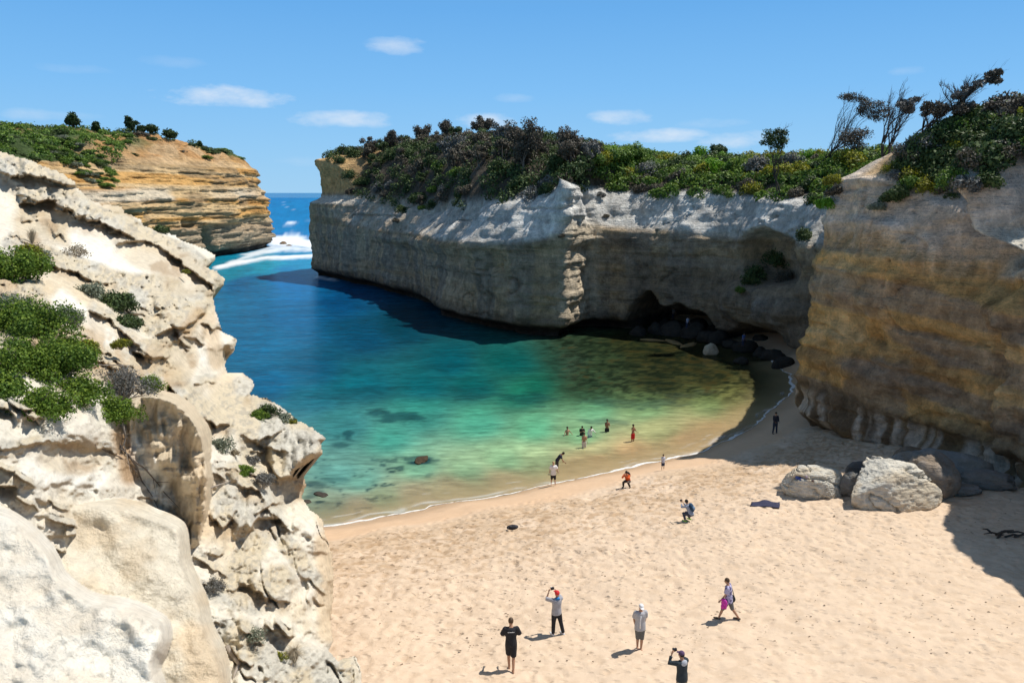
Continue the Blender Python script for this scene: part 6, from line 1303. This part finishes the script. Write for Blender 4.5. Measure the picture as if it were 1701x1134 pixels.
# 6 crouching with blue backpack
SQ = dict(sit=0, legL=98, knL=128, legR=92, knR=125, lean=28, armL=70, elbL=88, armR=64, elbR=92, twL=52, twR=52, sprL=10, sprR=10, nod=-8)
person(1148, 866, 'person crouching on the sand with a blue backpack and a camera held up', 1.66, -48, SQ, cl('light_blue', (.30, .34, .42)), cl('jeans', (.06, .065, .09)), HAIR, blen=1.9, sleeve=1.7, shoes=cl('lime', (.25, .55, .08)), near=False, extra=lambda r, J, s: (backpack(cl('pack_blue', (.02, .055, .11)), cl('pack_light', (.14, .22, .32)))(r, J, s), cam_prop(False)(r, J, s)))
# 7 orange
person(1043, 808, 'person in orange top with black backpack crouching by the waterline', 1.66, -150, SQ, cl('orange', (.62, .10, .02)), cl('trousers_dark', (.05, .045, .04)), HAIR, blen=1.9, sleeve=1.7, shoes=BLK, near=False, extra=backpack(BLK))
# 8 child
person(1101, 781, 'small child in pale top and dark shorts standing by the foam', 1.12, 160, dict(armL=5, armR=5), cl('child_pale', (.50, .52, .60)), NAVY, HAIR, near=False, blen=1.0, tlen=.05)
# 9 woman in white t-shirt, 10 dark behind
person(919, 806, 'woman in white t-shirt and black knee-length leggings walking along the foam line', 1.64, 175, dict(armL=12, armR=-8, abdL=26, abdR=14, legL=6, legR=-6, knR=8), WHT, BLK, cl('blond', (.40, .27, .14)), near=False, blen=1.1, tlen=.12, skin=SKIN_L, puff=.034)
person(925, 785, 'person in dark top bending forward in the ankle-deep water behind the woman in white', 1.72, 100, dict(lean=34, armL=8, armR=30, elbL=10, legL=4, legR=-4, nod=20), cl('darknavy', (.03, .03, .05)), cl('darkshorts', (.06, .055, .05)), HAIR, near=False, skin=SKIN, blen=1.1, z=-.12)
# bathers; z is the sea bed under them
person(1051, 738, 'bare-chested bather in bright red shorts standing knee-deep', 1.66, 140, dict(armL=25, elbL=60, armR=25, elbR=60, twL=30, twR=30), None, cl('redshort', (.55, .02, .025)), HAIR, near=False, skin=SKIN_D, blen=1.0, z=-.25)
person(1008, 729, 'bare-chested bather with arms folded, thigh-deep, left of the one in red shorts', 1.70, 170, dict(armL=30, elbL=95, armR=30, elbR=95, twL=45, twR=45), None, BLK, HAIR, near=False, skin=SKIN_D, blen=.9, z=-.62)
person(980, 739, 'bather in white long-sleeved top stretching an arm out to the right', 1.62, 150, dict(lean=10, armL=0, abdL=80, elbL=0, armR=0, abdR=25, elbR=20, nod=10), WHT, cl('blueshort', (.25, .30, .42)), HAIR, near=False, blen=1.0, z=-.66, sleeve=1.8)
person(966, 738, 'dark-clothed bather hugging themselves, waist-deep beside the one in white', 1.62, 170, dict(lean=8, armL=35, elbL=90, armR=35, elbR=90, twL=45, twR=45, nod=14), cl('darktop', (.03, .027, .025)), BLK, HAIR, near=False, skin=SKIN, blen=1.0, z=-.78)
person(942, 741, 'bather deepest in the water, leftmost of the group, arms spread low', 1.66, 150, dict(armL=20, abdL=38, armR=20, abdR=38), None, cl('swimgrey', (.3, .3, .32)), HAIR, near=False, skin=SKIN, blen=.8, z=-.95)
person(970, 752, 'bare-chested bather in pale shorts standing thigh-deep in front of the others', 1.62, 170, dict(armL=20, elbL=50, armR=15, elbR=30, twL=20), None, cl('paleshort', (.60, .52, .50)), HAIR, near=False, skin=SKIN, blen=1.05, z=-.42)
# 17 in the shade, and the small figures in the cave
person(1287, 720, 'person in dark clothes standing in the shade near the foot of the brown cliff', 1.72, 170, dict(armL=12, elbL=50, armR=12, elbR=50, twL=20, twR=20, sprL=5, sprR=5), cl('dk1', (.035, .035, .045)), cl('dk2', (.045, .05, .07)), HAIR, near=False, blen=1.95, sleeve=1.8, shoes=BLK)
def far_person(px, py, z, label, top, bot): person(px, py, label, 1.68, 150, dict(armL=10, armR=10, lean=8), top, bot, HAIR, near=False, blen=1.9, z=z, shoes=BLK)
far_person(1141, 546, 1.3, 'tiny figure in pale blue among the boulders at the cave mouth', cl('paleblue', (.40, .48, .62)), NAVY)
far_person(1118, 530, 1.2, 'tiny grey figure inside the cave', cl('greytop', (.16, .17, .20)), NAVY)
far_person(1234, 575, 1.0, 'tiny figure in blue below the hanging rock right of the cave', cl('bluetop', (.08, .16, .42)), NAVY)

# ------------------------------------------------------------------ things left on the sand
p = ground(851, 879); rt = empty('backpack', p, .2); tag(rt, 'black backpack lying on the sand by itself', 'backpack')
e = MB(); e.ell((0, 0, .12), (.30, .17, .13), None, 14, 8); link('bag_body', remesh(e.mesh('bag'), .03), BLK, rt); e = MB(); e.ell((.16, -.05, .15), (.14, .12, .10), None, 12, 7); e.ell((-.12, -.08, .2), (.10, .07, .06), None, 10, 6); e.build('pocket', DGREY, rt); e = MB(); e.tube([(-.2, -.1, .2), (-.34, -.2, .05), (-.2, -.26, .02), (0, -.2, .04)], [.015] * 4, 5); e.build('strap', DGREY, rt)
p = ground(1271, 838); n = 14; U, Vv = np.meshgrid(np.linspace(-1, 1, n), np.linspace(-1, 1, n)); tx = U * .72 + Vv * .15; ty = Vv * .42 - .12 * U
tx = tx + .05 * vnoise(U * 2, Vv * 2, seed=2); gx, gy = p[0] + tx, p[1] + ty; tz = sand_h(gx, gy)[0] + .045 + .03 * vnoise(U * 3, Vv * 3, seed=5) + .10 * np.exp(-((U + .1) ** 2 + (Vv - .9) ** 2) * 5)
me = np_mesh('towel', np.stack([gx, gy, tz], -1).reshape(-1, 3), grid_faces(n, n)); o = link('towel', me, cl('towel_violet', (.035, .036, .07))); so = o.modifiers.new('s', 'SOLIDIFY'); so.thickness = .02; tag(o, 'dark violet towel spread on the sand left of the pale boulders', 'towel')
# clothes and bags on the low boulder
def heap(loc, size, mat, name, label, cat, seed):
    q = random.Random(seed); e = MB()
    for i in range(6): e.ell((q.uniform(-.5, .5) * size[0], q.uniform(-.5, .5) * size[1], q.uniform(0, .6) * size[2]), (size[0] * q.uniform(.35, .6), size[1] * q.uniform(.35, .6), size[2] * q.uniform(.4, .7)), Matrix.Rotation(q.uniform(-.6, .6), 3, 'Y'), 9, 6)
    o = link(name, remesh(e.mesh(name), .03), mat); o.location = loc; tag(o, label, cat); return o
def on_boulder(px, py, target, off=.03):
    r = Vector(ray(px, py)).normalized(); dg = bpy.context.evaluated_depsgraph_get(); dg.update(); mi = target.matrix_world.inverted() if target.matrix_world != Matrix() else Matrix.Translation(target.location).inverted()
    M = Matrix.Translation(target.location) @ target.rotation_euler.to_matrix().to_4x4(); mi = M.inverted(); ok, loc, nrm, _ = target.ray_cast(mi @ Vector((0, 0, CAM_H)), (mi.to_3x3() @ r).normalized())
    return (M @ loc + Vector((0, 0, off))) if ok else Vector(ground(px, py))
heap(on_boulder(1328, 796, flatb), (.24, .16, .13), cl('cloth_blue2', (.05, .08, .26)), 'clothes', 'blue clothes heaped on the left end of the low boulder', 'clothes', 1)
heap(on_boulder(1341, 794, flatb), (.15, .12, .12), cl('cloth_stripe', (.30, .24, .26)), 'bag', 'small pinkish bag beside the blue clothes on the boulder', 'bag', 2)
heap(on_boulder(1350, 800, flatb), (.10, .08, .08), cl('cloth_brown', (.12, .08, .07)), 'bag', 'small brown pouch on top of the low boulder', 'bag', 3)
heap(Vector(ground(1331, 822)) + Vector((0, -.05, .05)), (.26, .18, .20), cl('bag_slate', (.10, .13, .22)), 'bag', 'grey-blue bag on the sand against the low boulder', 'bag', 4)
# stones and weed scraps on the beach, sizes uneven
mb = MB(); q = random.Random(12)
for i in range(900):
    a, b = q.uniform(620, 1690), q.uniform(760, 1125)
    P0 = G(a, b, 3.0); x, y = float(P0[0]), float(P0[1])
    d = float(shore_d(np.array([x]), np.array([y]))[0])
    if d < 5.5: continue
    z = float(sand_h(np.array([x]), np.array([y]))[0][0]); s_ = q.uniform(.015, .045); c = Vector((x, y, z - .01))
    vs = [c + Vector((q.uniform(-1, 1) * s_ * 1.6, q.uniform(-1, 1) * s_, q.uniform(0, .8) * s_ + .01)) for _ in range(5)]; mb.add(vs, [(0, 1, 2), (0, 2, 3), (0, 3, 4), (0, 4, 1), (1, 2, 3), (1, 3, 4)])
tag(mb.build('beach_debris', plain('debris', (.16, .11, .07), .9, .3, 3), None, False), 'scattered scraps of weed and small stones on the dry sand', kind='stuff')
